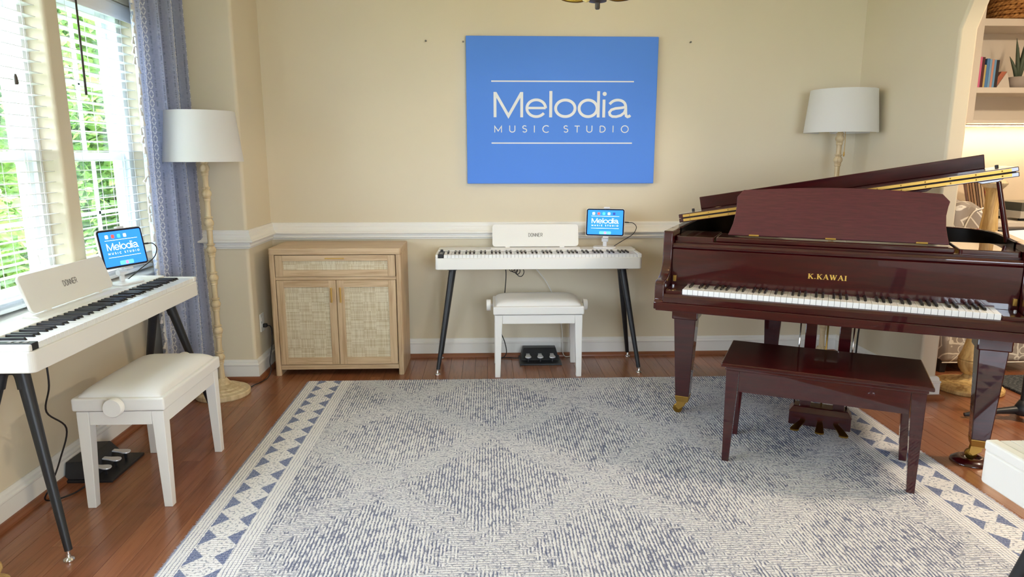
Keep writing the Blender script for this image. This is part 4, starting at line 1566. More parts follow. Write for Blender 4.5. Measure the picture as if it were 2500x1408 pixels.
# ================================================================== GRAND PIANO
GA = math.radians(-26.5)
gp = thing('grand_piano', 'polished red mahogany baby grand piano with lid raised on a short prop', 'grand piano', (0.9265, 3.1528, 0), GA)
S0, S1 = -0.130, 1.397
outer = [(S0, 0.30), (S0, 0.60), (S0, 0.90), (S0, 1.12)]
outer += bez((S0, 1.12), (S0, 1.36), (-0.02, 1.47), (0.15, 1.47), 8)[1:]
outer += bez((0.15, 1.47), (0.42, 1.47), (0.52, 1.22), (0.80, 1.12), 10)[1:]
outer += bez((0.80, 1.12), (1.10, 1.02), (S1, 1.00), (S1, 0.66), 12)[1:]
outer += [(S1, 0.45), (S1, 0.30)]
outer = outer[::-1]      # counter-clockwise


def inset(poly, d):
    n = len(poly)
    out = []
    for i in range(n):
        p0, p1, p2 = Vector(poly[i - 1]), Vector(poly[i]), Vector(poly[(i + 1) % n])
        a, b = (p1 - p0).normalized(), (p2 - p1).normalized()
        na, nb = Vector((-a.y, a.x)), Vector((-b.y, b.x))
        t = na + nb
        t = t / t.length_squared * 2
        q = p1 + t * d
        out.append((q.x, q.y))
    return out


def area2(poly):
    return sum(poly[i][0] * poly[(i + 1) % len(poly)][1] - poly[(i + 1) % len(poly)][0] * poly[i][1] for i in range(len(poly)))


if area2(outer) < 0:
    outer = outer[::-1]
k0 = next(i for i in range(len(outer)) if outer[i][1] == 0.30 and outer[i - 1][1] == 0.30)
outer = outer[k0:] + outer[:k0]
inner = inset(outer, 0.045)
RT = 1.020
rim = MB().ring(outer, inner, 0.700, RT, True).build('rim', 'mahog', gp, bevel=0.004, smooth=True, flat_angle=35)
MB().prism(inset(outer, 0.03), 0.690, 0.730).build('bottom_boards', 'black_in', gp)
MB().prism(inset(outer, 0.046), 0.86, 0.905).build('iron_plate', 'plate', gp)
# dark inner rim lining
MB().ring(inset(outer, 0.0455), inset(outer, 0.050), 0.85, RT - 0.004, True).build('inner_lining', 'black_in', gp, smooth=True, flat_angle=35)
# keybed with front rail and key slip
MB().box(S0 + 0.012, S1 - 0.012, -0.030, 0.36, 0.655, 0.695).build('keybed', 'mahog', gp, bevel=0.003)
MB().prism([(-0.020, 0.695), (0.004, 0.695), (0.004, 0.734), (-0.002, 0.737), (-0.012, 0.733), (-0.019, 0.722)], -0.085, 1.352, axis='x').build('key_slip', 'mahog', gp, bevel=0.002)


# arms: full-height cheeks sweeping down to the front blocks
def arm(s0, s1):
    prof = [(-0.026, 0.660), (0.33, 0.660), (0.33, RT), (0.150, RT), (0.146, 1.010), (0.146, 0.955)]
    prof += bez((0.146, 0.955), (0.146, 0.87), (0.135, 0.815), (0.055, 0.800), 10)[1:]
    prof += bez((0.055, 0.800), (0.020, 0.795), (-0.008, 0.800), (-0.012, 0.772), 6)[1:]
    prof += [(-0.012, 0.705), (-0.026, 0.695)]
    if sum(prof[i][0] * prof[(i + 1) % len(prof)][1] - prof[(i + 1) % len(prof)][0] * prof[i][1] for i in range(len(prof))) < 0:
        prof = prof[::-1]
    return MB().prism(prof, s0, s1, axis='x').build('arm', 'mahog', gp, bevel=0.004, smooth=True, flat_angle=35)


arm(S0 + 0.001, -0.084)
arm(1.350, S1 - 0.001)
# key blocks
for (a, b) in ((-0.083, -0.003), (1.267, 1.349)):
    kbk = MB().box(a, b, 0.004, 0.150, 0.70, 0.752).build('key_block', 'mahog', gp, bevel=0.004)
add_keys(gp, 0.0, 1.264, 0.0, 0.152, 0.735, 0.7605, 0.052, 0.150, 0.759, 0.0115)
MB().box(-0.002, 1.266, 0.148, 0.152, 0.757, 0.765).build('name_felt', 'mahog_s', gp)
# fall board
fb = MB().prism([(0.153, 0.750), (0.170, 0.750), (0.176, 0.930), (0.170, 0.937), (0.160, 0.937), (0.1535, 0.930)], -0.083, 1.349, axis='x').build('fall_board', 'mahog', gp, bevel=0.0015)
MB().prism([(0.150, 0.938), (0.190, 0.938), (0.206, 0.946), (0.204, 0.956), (0.166, 0.960), (0.150, 0.952)], -0.083, 1.349, axis='x').build('fall_board_lip', 'mahog', gp, bevel=0.004, seg=3)
for s in (-0.072, 1.327):
    MB().box(s, s + 0.014, 0.140, 0.152, 0.772, 0.802).build('fall_board_bracket', 'brass', gp, bevel=0.001)
    MB().lathe([(0.006, 0), (0.006, 0.006), (0.004, 0.008)], 12, (s + 0.006, 0.118, 0.752)).build('screw_head', 'steel', gp)


# maker's name in gold serif capitals on the fall board
def serif_letters(text, h):
    out, x = [], 0.0
    T, t = 0.24 * h, 0.10 * h

    def serif(cx, y, w_=0.40):
        return ([(cx - w_ * h / 2, y), (cx + w_ * h / 2, y)], 0.07 * h)
    for ch in text:
        L = []
        if ch == 'K':
            w_ = 0.92 * h
            L = [([(x + .16 * h, 0), (x + .16 * h, h)], T), serif(x + .16 * h, .035 * h), serif(x + .16 * h, .965 * h),
                 ([(x + .20 * h, .42 * h), (x + .74 * h, .97 * h)], t), ([(x + .36 * h, .56 * h), (x + .80 * h, .02 * h)], T),
                 serif(x + .76 * h, .965 * h, .34), serif(x + .80 * h, .035 * h, .36)]
        elif ch == 'A':
            w_ = 1.0 * h
            L = [([(x + .12 * h, 0.02 * h), (x + .50 * h, h)], t), ([(x + .48 * h, h), (x + .86 * h, .02 * h)], T), ([(x + .27 * h, .34 * h), (x + .70 * h, .34 * h)], .08 * h),
                 serif(x + .12 * h, .035 * h, .30), serif(x + .86 * h, .035 * h, .36)]
        elif ch == 'W':
            w_ = 1.28 * h
            L = [([(x + .12 * h, h), (x + .42 * h, .02 * h)], T), ([(x + .42 * h, .02 * h), (x + .66 * h, .96 * h)], t), ([(x + .62 * h, h), (x + .90 * h, .02 * h)], T), ([(x + .90 * h, .02 * h), (x + 1.16 * h, .96 * h)], t),
                 serif(x + .12 * h, .965 * h, .34), serif(x + .64 * h, .965 * h, .3), serif(x + 1.16 * h, .965 * h, .28)]
        elif ch == 'I':
            w_ = 0.44 * h
            L = [([(x + .2 * h, 0), (x + .2 * h, h)], T), serif(x + .2 * h, .035 * h), serif(x + .2 * h, .965 * h)]
        else:
            w_ = 0.34 * h
            L = [([(x + .06 * h, .10 * h), (x + .26 * h, .10 * h)], .20 * h)]
        out.append(L)
        x += w_ + 0.16 * h
    return out, x - 0.16 * h


SL, wid = serif_letters('K.KAWAI', 0.0235)
fbtilt = 0.0
for L in SL:
    mb = MB()
    for j, (pts, w_) in enumerate(L):
        mb.ribbon(pts, w_, False, -0.0008 - 0.00005 * j, 1, 1, wid / 2, 0)
    mb.build('name_letter', 'gold', fb, loc=(0.622, 0.1532, 0.828), rot=(-fbtilt, 0, 0))

# music shelf: centre rail and two side plates
MB().box(-0.082, 1.349, 0.20, 0.235, 0.936, 0.968).build('shelf_rail', 'mahog', gp, bevel=0.003)
MB().box(0.112, 1.112, 0.215, 0.42, 0.968, 0.992).build('music_shelf', 'mahog', gp, bevel=0.006, seg=3)
for (a, b) in ((-0.080, 0.104), (1.126, 1.348)):
    MB().prism(rrect(a, b, 0.205, 0.50, 0.012, 4), 0.962, 0.990).build('side_shelf', 'mahog', gp, bevel=0.004, seg=3)
# music desk
dsk = [(0.160, 0.0), (1.098, 0.0), (1.090, 0.035), (1.082, 0.080), (1.080, 0.130), (1.086, 0.172), (1.092, 0.196), (1.062, 0.230)]
dsk += [(1.062 - (1.062 - 0.214) * t, 0.230 + 0.020 * math.sin(PI * t)) for t in [k / 14 for k in range(1, 14)]]
dsk += [(0.214, 0.232), (0.186, 0.196), (0.188, 0.150), (0.186, 0.110), (0.178, 0.055)]
dt = math.radians(20)
desk = MB().prism(dsk, -0.007, 0.007, axis='y').build('music_desk', 'mahog_s', gp, bevel=0.003, loc=(0, 0.285, 0.998), rot=(-dt, 0, 0))
for s in (0.26, 0.60, 0.97):
    MB().box(s, s + 0.045, -0.016, -0.006, -0.004, 0.003).build('hinge', 'brass', desk)

# lid, hinged on the bass side and tilted
LT = math.atan2(0.262, 1.475)
lid = bpy.data.objects.new('lid', None)
COL.objects.link(lid)
lid.parent = gp
lid.location = (S0, 0, 1.030)
lid.rotation_euler = (0, -LT, 0)
TL = 0.455
lo = inset(outer, -0.012)
# order: from the treble front round the tail to the bass front
idx = max(range(len(lo)), key=lambda i: lo[i][0] - 0.5 * lo[i][1])
seq = [lo[(idx + i) % len(lo)] for i in range(len(lo))]
if seq[1][1] < seq[0][1]:
    seq = [lo[(idx - i) % len(lo)] for i in range(len(lo))]
seq = [p for p in seq if p[1] > TL + 0.03]
poly = [(S0 + 0.018, TL), (S1 - 0.018, TL)] + seq
poly = [(p[0] - S0, p[1]) for p in poly]
if area2(poly) < 0:
    poly = poly[::-1]
MB().prism(poly, 0.0, 0.021).build('main_lid', 'mahog', lid, bevel=0.003)
LW = S1 - S0
flap = [(0.018, TL), (LW - 0.018, TL), (LW - 0.018, TL + 0.30), (0.018, TL + 0.30)]
MB().prism(flap, 0.0235, 0.0445).build('front_flap', 'mahog', lid, bevel=0.003)
MB().prism([(TL + 0.272, 0.0445), (TL + 0.292, 0.0445), (TL + 0.284, 0.112), (TL + 0.266, 0.112)], 0.092, LW - 0.095, axis='x').build('flap_lip', 'mahog', lid, bevel=0.003)
for z0, z1 in ((0.0045, 0.0180), (0.0265, 0.0400)):
    hs = MB().box(0.040, LW - 0.045, TL - 0.0016, TL + 0.001, z0, z1).build('hinge_strip', 'brass', lid)
    k = 0
    q = 0.075
    while q < LW - 0.06:
        MB().lathe([(0.0035, 0.0), (0.0030, 0.0016), (0.0, 0.0022)], 8, caps=False, mtx=Matrix.Translation((q, TL - 0.0016, (z0 + z1) / 2)) @ Euler((PI / 2, 0, 0)).to_matrix().to_4x4()).build('screw', 'brass_d', hs)
        q += 0.098
MB().tube([(0.03, TL - 0.001, 0.0222), (LW - 0.03, TL - 0.001, 0.0222)], 0.0018, 8).build('hinge_pin', 'blackm', lid)
for q, yy in ((0.055, TL + 0.24), (LW - 0.055, TL + 0.24)):
    MB().lathe([(0.008, 0), (0.008, 0.008), (0.006, 0.010)], 14, (q, yy, 0.0445)).build('rubber_bumper', 'rubber', lid)
# cups under the lid and the prop stick
for q in (LW - 0.125, LW - 0.40):
    MB().prism([(q - 0.055, 0.0), (q + 0.055, 0.0), (q + 0.030, -0.012), (q - 0.030, -0.012)][::-1], TL + 0.012, TL + 0.052, axis='y').build('prop_cup', 'mahog', lid, bevel=0.002)
zt = 1.030 + (1.285 - S0) * math.tan(LT) - 0.012
MB().tube([(1.352, 0.50, RT - 0.02), (1.288, 0.487, zt)], [0.0125, 0.0100], 12).build('prop_stick', 'mahog', gp, smooth=True, flat_angle=50)


# legs
def leg(s, t, caster):
    o = bpy.data.objects.new('leg', None)
    COL.objects.link(o)
    o.parent = gp
    o.location = (s, t, 0)
    MB().box(-0.066, 0.066, -0.066, 0.066, 0.545, 0.662).build('leg_block', 'mahog', o, bevel=0.006)
    MB().taper(-0.036, 0.036, -0.036, 0.036, 0.118, -0.056, 0.056, -0.056, 0.056, 0.55).build('post', 'mahog', o, bevel=0.004)
    MB().taper(-0.032, 0.032, -0.032, 0.032, 0.086, -0.037, 0.037, -0.037, 0.037, 0.119).build('ferrule', 'brass', o, bevel=0.002)
    c = MB()
    c.prism([(-0.030, 0.082), (0.014, 0.088), (0.014, 0.060), (-0.018, 0.034), (-0.034, 0.050)][::-1], -0.016, -0.010, axis='y')
    c.prism([(-0.030, 0.082), (0.014, 0.088), (0.014, 0.060), (-0.018, 0.034), (-0.034, 0.050)][::-1], 0.010, 0.016, axis='y')
    c.box(-0.022, 0.022, -0.018, 0.018, 0.076, 0.090)
    c.build('caster_fork', 'brass', o, bevel=0.001)
    z0 = 0.014
    MB().lathe([(0.006, -0.010), (0.020, -0.010), (0.025, -0.008), (0.025, 0.008), (0.020, 0.010), (0.006, 0.010)], 28, mtx=Matrix.Translation((-0.024, 0, z0 + 0.0255)) @ Euler((PI / 2, 0, 0)).to_matrix().to_4x4()).build('caster_wheel', 'brass_d', o, smooth=True, flat_angle=40)
    return o


leg(-0.032, 0.350, True)
leg(1.310, 0.315, True)
leg(0.352, 1.20, True)
# pedal lyre
ly = bpy.data.objects.new('pedal_lyre', None)
COL.objects.link(ly)
ly.parent = gp
for s in (0.548, 0.700):
    MB().box(s, s + 0.052, 0.345, 0.375, 0.145, 0.66).build('lyre_post', 'mahog', ly, bevel=0.003)
MB().box(0.548, 0.752, 0.340, 0.382, 0.575, 0.655).build('lyre_head', 'mahog', ly, bevel=0.004)
MB().taper(0.500, 0.790, 0.318, 0.420, 0.118, 0.522, 0.770, 0.330, 0.410, 0.150).build('lyre_top_moulding', 'mahog', ly, bevel=0.003)
MB().box(0.503, 0.787, 0.322, 0.418, 0.052, 0.120).build('pedal_box', 'mahog', ly, bevel=0.004)
for s in (0.522, 0.762):
    MB().tube([(s, 0.375, 0.145), (s + 0.004, 0.380, 0.66)], 0.004, 8).build('pedal_rod', 'chrome', ly, smooth=True)
MB().tube([(0.648, 0.375, 0.14), (0.648, 0.375, 0.60)], 0.0042, 8).build('pedal_rod', 'brass', ly, smooth=True)
for k, (s, bend) in enumerate(((0.568, -0.030), (0.648, 0.0), (0.722, 0.030))):
    pd = MB()
    c0 = [(s, 0.330, 0.088), (s, 0.300, 0.088), (s + bend * 0.5, 0.268, 0.080), (s + bend, 0.236, 0.070), (s + bend * 1.1, 0.212, 0.066)]
    c0 = smooth_path(c0, 5)
    n = len(c0)
    vs, fs = [], []
    for i, p in enumerate(c0):
        t = i / (n - 1)
        hw = 0.011 + 0.012 * t ** 1.3
        if t > 0.85:
            hw *= math.sqrt(max(0.05, 1 - ((t - 0.85) / 0.16) ** 2))
        for sx, dz in ((-1, 0.0), (1, 0.0), (1, -0.007), (-1, -0.007)):
            vs.append((p.x + sx * hw, p.y, p.z + dz))
    for i in range(n - 1):
        a, b = i * 4, i * 4 + 4
        for q in range(4):
            fs.append((a + q, a + (q + 1) % 4, b + (q + 1) % 4, b + q))
    fs += [(3, 2, 1, 0), (n * 4 - 4, n * 4 - 3, n * 4 - 2, n * 4 - 1)]
    pd.add(vs, fs)
    pd.build('pedal', 'brass_d', ly, bevel=0.001)
MB().tube(smooth_path([(0.815, 0.45, 0.66), (0.812, 0.45, 0.60), (0.79, 0.46, 0.56), (0.786, 0.47, 0.42), (0.787, 0.48, 0.30)], 6), 0.004, 8).build('humidifier_cord', 'rubber', gp, smooth=True)

# caster cup under the treble leg
M4 = Matrix.Translation(gp.location) @ Euler((0, 0, GA)).to_matrix().to_4x4()
q = M4 @ Vector((1.310 - 0.024, 0.315, 0))
cup = MB().lathe([(0.072, 0.0), (0.080, 0.004), (0.078, 0.010), (0.062, 0.020), (0.046, 0.028), (0.040, 0.026), (0.034, 0.0142), (0.0, 0.0142)], 40, (0, 0, 0), caps=False).build('caster_cup', 'mahog', smooth=True, flat_angle=60, loc=(q.x, q.y, 0.0))
tag(cup, 'round glossy red caster cup under the piano leg on the wood floor', 'caster cup')

# ---- mahogany bench
gb = thing('piano_bench', 'polished mahogany bench with tapered legs standing on the rug before the grand piano', 'bench', (0, 0, 0.0125), GA)
q = M4 @ Vector((0.630, 0.0, 0))
gb.location = (q.x, q.y, 0.0125)
MB().taper(-0.410, 0.410, -0.205, 0.225, 0.452, -0.408, 0.408, -0.203, 0.223, 0.470).build('seat_lid', 'mahog', gb, bevel=0.005, seg=3)
MB().box(-0.392, 0.392, -0.190, 0.208, 0.436, 0.4515).build('lid_moulding', 'mahog', gb, bevel=0.004)
for a, b, c, d in ((-0.332, 0.332, -0.183, -0.165), (-0.332, 0.332, 0.183, 0.201), (-0.384, -0.366, -0.132, 0.150), (0.366, 0.384, -0.132, 0.150)):
    MB().box(a, b, c, d, 0.340, 0.436).build('apron', 'mahog', gb, bevel=0.002)
for sx in (-1, 1):
    for sy, yc in ((-1, -0.160), (1, 0.178)):
        x0, x1 = sorted((sx * 0.387, sx * 0.332))
        y0, y1 = (yc - 0.027, yc + 0.027)
        xb0, xb1 = (x0 + 0.002, x0 + 0.032) if sx < 0 else (x1 - 0.032, x1 - 0.002)
        MB().taper(xb0, xb1, yc - 0.015, yc + 0.015, 0.0, x0, x1, y0, y1, 0.436).build('leg', 'mahog', gb, bevel=0.002)

# ================================================================== BEYOND THE ARCH
# ---- turned wooden candle stand
cs = thing('candle_stand', 'tall honey-coloured turned wooden candle stand on a round base', 'candle stand', (2.905, 3.845, 0))
MB().lathe([(0.182, 0.0), (0.188, 0.006), (0.188, 0.022), (0.180, 0.030), (0.165, 0.036), (0.130, 0.042), (0.124, 0.048), (0.085, 0.055), (0.060, 0.062), (0.052, 0.072), (0.0, 0.074)], 56, caps=False).build('base', 'candle', cs, smooth=True, flat_angle=20)
MB().lathe([(0.040, 0.072), (0.036, 0.084), (0.030, 0.092), (0.044, 0.104), (0.060, 0.130), (0.068, 0.158), (0.070, 0.176), (0.066, 0.184), (0.069, 0.190), (0.066, 0.198), (0.050, 0.240), (0.034, 0.32), (0.030, 0.40), (0.034, 0.50), (0.048, 0.62), (0.055, 0.72), (0.060, 0.82), (0.055, 0.90), (0.045, 0.98), (0.037, 1.06), (0.034, 1.12), (0.038, 1.18), (0.048, 1.205), (0.050, 1.21)], 36).build('column', 'candle', cs, smooth=True, flat_angle=32)
MB().lathe([(0.050, 1.205), (0.058, 1.215), (0.066, 1.226), (0.068, 1.232), (0.060, 1.238), (0.044, 1.256), (0.036, 1.264), (0.0, 1.264)], 36, caps=False).build('cup', 'lampwood', cs, smooth=True, flat_angle=50)

# ---- grey floral armchair turned to the right
ac = thing('armchair', 'grey armchair with white floral print and piped edges beyond the arch', 'armchair', (2.90, 4.12, 0))
# side profile (x to the right, z up): back on the left, arm dropping to the right
side = [(0.03, 0.075), (0.80, 0.075), (0.82, 0.52), (0.82, 0.60), (0.76, 0.655), (0.50, 0.66), (0.36, 0.70), (0.27, 0.82), (0.235, 0.92), (0.205, 1.00), (0.16, 1.07), (0.10, 1.105), (0.02, 1.10), (-0.01, 1.05), (-0.01, 0.60)]
for y0 in (0.0, 0.58):
    MB().prism(side, y0, y0 + 0.14, axis='y').build('side_wing', 'chair', ac, bevel=0.03, seg=4, smooth=True, flat_angle=60)
MB().prism([(-0.03, 0.075), (0.10, 0.075), (0.20, 0.45), (0.16, 1.06), (0.08, 1.12), (-0.02, 1.11), (-0.05, 0.9)], 0.10, 0.62, axis='y').build('back', 'chair', ac, bevel=0.03, seg=4, smooth=True, flat_angle=60)
MB().box(0.15, 0.84, 0.13, 0.59, 0.075, 0.34).build('seat_base', 'chair', ac, bevel=0.02)
MB().box(0.17, 0.86, 0.14, 0.58, 0.34, 0.49).build('seat_cushion', 'chair', ac, bevel=0.045, seg=4, smooth=True, flat_angle=60)
MB().tube(smooth_path([(-0.012, -0.003, 0.60), (0.03, -0.006, 0.86), (0.09, -0.006, 1.03), (0.16, -0.006, 1.07)][::1], 6), 0.005, 8).build('piping', 'piping', ac, smooth=True)
MB().tube(smooth_path([(0.02, -0.004, 0.080), (0.4, -0.005, 0.078), (0.80, -0.004, 0.080)], 6), 0.004, 8).build('piping', 'piping', ac, smooth=True)
for a, b in ((0.06, 0.06), (0.75, 0.06), (0.06, 0.64), (0.75, 0.64)):
    MB().taper(a - 0.018, a + 0.018, b - 0.018, b + 0.018, 0.0, a - 0.026, a + 0.026, b - 0.026, b + 0.026, 0.09).build('foot', 'blackp', ac)

# ---- charcoal rug in the living room
dr = MB().box(3.14, 5.40, 1.2, 4.05, 0.0005, 0.014).build('area_rug', 'darkrug', bevel=0.004)
tag(dr, 'charcoal striped rug on the wood floor beyond the arch', 'rug')

# ---- music stand with a sheet
ms = thing('music_stand', 'black tripod music stand cut off at the right edge beyond the piano', 'music stand', (2.842, 3.345, 0))
MB().tube([(0, 0, 0.05), (0, 0, 0.62)], 0.014, 16).build('lower_pole', 'blackm', ms, smooth=True, flat_angle=50)
MB().tube([(0, 0, 0.60), (0, 0, 0.80)], 0.009, 14).build('upper_pole', 'blackm', ms, smooth=True, flat_angle=50)
MB().lathe([(0.020, 0), (0.024, 0.01), (0.022, 0.05), (0.016, 0.06)], 18, (0, 0, 0.58)).build('collar', 'blackm', ms, smooth=True)
MB().lathe([(0.030, 0.030), (0.040, 0.040), (0.034, 0.075), (0.018, 0.110)], 20).build('hub', 'blackm', ms, smooth=True)
for k in range(3):
    a = math.radians(172 + 120 * k)
    d = Vector((math.cos(a), math.sin(a), 0))
    MB().tube([d * 0.02 + Vector((0, 0, 0.056)), d * 0.12 + Vector((0, 0, 0.044)), d * 0.24 + Vector((0, 0, 0.024)), d * 0.285 + Vector((0, 0, 0.018))], [0.022, 0.016, 0.015, 0.010], 12).build('foot', 'blackm', ms, smooth=True, flat_angle=50)
tr_ = MB()
tr_.box(-0.245, 0.245, -0.004, 0.004, 0.0, 0.30)
tr_.box(-0.245, 0.245, -0.045, 0.004, -0.006, 0.0)
tray = tr_.build('desk_tray', 'blackm', ms, loc=(0.06, 0.01, 0.745), rot=(math.radians(-28), 0, 0.35))
sh = MB().box(-0.22, 0.0, -0.007, -0.005, 0.001, 0.29)
sh.box(0.004, 0.22, -0.007, -0.005, 0.001, 0.29)
so_ = sh.build('sheet_music', 'paper', None, loc=(2.902, 3.355, 0.745), rot=(math.radians(-28), 0, 0.35))
tag(so_, 'open white sheet music resting on the black music stand', 'sheet music')

# ---- built-in shelves over a counter
SX0, SX1, SY = 3.630, 5.20, 5.20
bs = thing('wall_bookshelf', 'cream white wall-hung bookshelf seen through the arch', 'bookshelf', (0, 0, 0))
MB().box(SX0 - 0.33, SX0 + 0.068, SY, LY - 0.004, 1.632, CH - 0.03).build('side_panel', 'shelfw', bs, bevel=0.002)
MB().box(SX1 - 0.068, SX1, SY, LY - 0.004, 1.632, CH - 0.03).build('side_panel', 'shelfw', bs, bevel=0.002)
for z0, z1 in ((1.632, 1.655), (1.851, 1.892), (2.331, 2.383)):
    MB().box(SX0 + 0.068, SX1 - 0.068, SY + (0.006 if z0 < 1.8 else 0.002), LY - 0.02, z0, z1).build('shelf_board', 'shelfw', bs, bevel=0.002)
MB().box(SX0 + 0.068, SX1 - 0.068, LY - 0.02, LY - 0.004, 1.632, CH - 0.03).build('back_panel', 'shelfw', bs)
# warm strip lamp under the shelf
ls = thing('strip_lamp', 'warm strip light under the bookshelf lighting the wall', 'lamp', (4.20, 5.42, 1.628))
MB().box(-0.60, 0.75, -0.012, 0.012, -0.008, 0.003).build('housing', 'white', ls)
MB().box(-0.59, 0.74, -0.010, 0.010, -0.011, -0.008).build('diffuser', mat('warm_led', (255, 236, 200), 0.4, emit=(255, 238, 210), estr=22.0), ls)

cn = thing('base_cabinet', 'cream white base cabinet under the counter beyond the arch', 'cabinet', (0, 0, 0))
MB().box(3.10, 5.20, 5.00, LY - 0.004, 0.08, 0.862).build('body', 'shelfw', cn)
MB().box(3.12, 5.20, 5.05, LY - 0.004, 0.0, 0.08).build('plinth', 'shelfw', cn)
for k in range(4):
    x0 = 3.10 + 0.525 * k
    dr_ = MB().box(x0 + 0.008, x0 + 0.517, 4.980, 5.00, 0.10, 0.845).build('door', 'shelfw', cn, bevel=0.003)
    MB().box(x0 + 0.465, x0 + 0.475, 4.955, 4.965, 0.58, 0.70).build('handle', 'nail', dr_)
ct = MB().box(3.08, 5.22, 4.96, LY - 0.004, 0.8625, 0.899).build('countertop', 'shelfw', bevel=0.004)
tag(ct, 'cream white countertop holding records and turntable beyond the arch', 'countertop')

# ---- turntable
tt = thing('turntable', 'silver turntable with smoked lid on the counter beyond the arch', 'turntable', (4.25, 5.20, 0.899))
MB().box(-0.215, 0.235, -0.17, 0.17, 0.020, 0.075).build('plinth', 'silver', tt, bevel=0.004)
for a, b in ((-0.17, -0.13), (0.19, -0.13), (-0.17, 0.13), (0.19, 0.13)):
    MB().lathe([(0.022, 0), (0.024, 0.010), (0.022, 0.021)], 16, (a, b, 0)).build('foot', 'blackp', tt)
MB().lathe([(0.140, 0.0), (0.145, 0.005), (0.145, 0.018), (0.0, 0.018)], 40, (-0.02, 0, 0.075), caps=False).build('platter', 'blackp', tt, smooth=True, flat_angle=40)
MB().tube([(0.17, 0.10, 0.11), (0.16, -0.04, 0.112), (0.10, -0.10, 0.100)], 0.005, 10).build('tonearm', 'silver', tt, smooth=True)
MB().ring([(-0.213, -0.168), (0.233, -0.168), (0.233, 0.168), (-0.213, 0.168)], [(-0.208, -0.163), (0.228, -0.163), (0.228, 0.163), (-0.208, 0.163)], 0.076, 0.135).build('lid_walls', 'dust', tt)
MB().box(-0.213, 0.233, -0.168, 0.168, 0.135, 0.139).build('lid_top', 'dust', tt)

# ---- leaning records
rec = [(110, 76, 58), (168, 128, 92), (150, 112, 80), (176, 140, 104), (126, 96, 74), (196, 164, 126), (206, 176, 138), (186, 62, 50), (222, 206, 184), (70, 62, 52)]
names = ['dark brown', 'tan', 'mid brown', 'light tan', 'umber', 'straw coloured', 'pale straw', 'red', 'cream', 'near-black']
for k, c in enumerate(rec):
    key = 'sleeve_%d' % k
    MAT[key] = mat(key, c, 0.6)
    th_ = math.radians(-13 + 0.25 * k)
    x0 = 3.675 + 0.0165 * k
    m_ = MB().box(0.0, 0.0135, -0.155, 0.155, 0.0, 0.315)
    o = m_.build('record_sleeve', key, bevel=0.001, loc=(3.775 + 0.0150 * k, 5.225 - 0.0085 * k, 0.9030), rot=(0, th_, -0.60))
    tag(o, '%s record sleeve leaning in the row on the counter' % names[k], 'record', 'leaning records on the counter')

# ---- books
books = [('pink', (228, 116, 156), 0.030, 0.222), ('black and red', (92, 40, 44), 0.020, 0.220), ('yellow-spined', (206, 182, 116), 0.014, 0.165), ('bright blue', (84, 138, 196), 0.022, 0.210),
         ('light blue', (132, 176, 214), 0.016, 0.205), ('salmon', (214, 158, 140), 0.016, 0.205), ('sky blue', (116, 168, 214), 0.016, 0.202), ('black', (48, 40, 44), 0.022, 0.200)]
bxp = SX0 + 0.0695
for k, (nm, c, w_, h_) in enumerate(books):
    e = thing('book', '%s book standing on the cream shelf' % nm, 'book', (bxp, 5.225, 1.8922), 0, 'books on the shelf beyond the arch')
    key = 'book_%d' % k
    MAT[key] = mat(key, c, 0.5)
    MB().box(0.0, 0.0015, 0.0, 0.15, 0.0, h_).box(w_ - 0.0015, w_, 0.0, 0.15, 0.0, h_).box(0.0, w_, -0.0015, 0.001, 0.0, h_).build('cover', key, e)
    MB().box(0.0016, w_ - 0.0016, 0.001, 0.146, 0.003, h_ - 0.003).build('pages', 'paper', e)
    bxp += w_ + 0.0012
bk = thing('bookend', 'cream marble triangular bookend with copper coloured face', 'bookend', (bxp + 0.002, 5.23, 1.8922))
MB().prism([(0.0, 0.0), (0.105, 0.0), (0.072, 0.118)], 0.0, 0.05, axis='y').build('marble_wedge', 'marble', bk, bevel=0.002)
MB().prism([(0.0, 0.002), (0.071, 0.118), (0.030, 0.118), (0.0, 0.070)], 0.004, 0.05, axis='y').build('copper_wedge', 'copper', bk, bevel=0.001)
ap = thing('potted_aloe', 'spiky green aloe in a round grey pot on the shelf', 'plant', (4.055, 5.27, 1.8922))
MB().lathe([(0.042, 0.0), (0.062, 0.012), (0.070, 0.040), (0.066, 0.068), (0.058, 0.082), (0.052, 0.080), (0.052, 0.066), (0.0, 0.066)], 28, caps=False).build('pot', 'pot', ap, smooth=True, flat_angle=60)
for k, (dx, dy, h_) in enumerate(((-0.055, -0.01, 0.30), (-0.085, 0.0, 0.17), (0.02, -0.02, 0.26), (0.07, 0.0, 0.20), (0.0, 0.03, 0.24), (0.045, 0.02, 0.30))):
    MB().tube([(dx * 0.1, dy * 0.1, 0.062), (dx * 0.35, dy * 0.4, 0.062 + h_ * 0.4), (dx * 0.7, dy * 0.8, 0.062 + h_ * 0.75), (dx, dy, 0.062 + h_)], [0.013, 0.014, 0.009, 0.001], 8).build('leaf', 'aloe', ap, smooth=True)
# ---- woven basket
bk = thing('woven_basket', 'golden woven basket on top of the cream shelf', 'basket', (4.000, 5.33, 2.3832))
for j in range(9):
    m_ = MB()
    z_ = 0.018 + j * 0.032
    R0 = 0.150 + 0.020 * math.sin(PI * (j + 0.5) / 9)
    ring = []
    for a in range(49):
        t = a * 2 * PI / 48
        ring.append((R0 * math.cos(t), R0 * math.sin(t), z_ + 0.006 * math.sin(t * 16 + j * PI)))
    for ph in (0, PI):
        m_.tube([((R0 + 0.006 * math.cos(a_ * 16 * 2 * PI / 96 + ph)) * math.cos(a_ * 2 * PI / 96), (R0 + 0.006 * math.cos(a_ * 16 * 2 * PI / 96 + ph)) * math.sin(a_ * 2 * PI / 96), z_ + 0.008 * math.sin(a_ * 16 * 2 * PI / 96 + ph)) for a_ in range(97)], 0.0105, 6)
    m_.build('woven_coil', 'basket', bk, smooth=True)
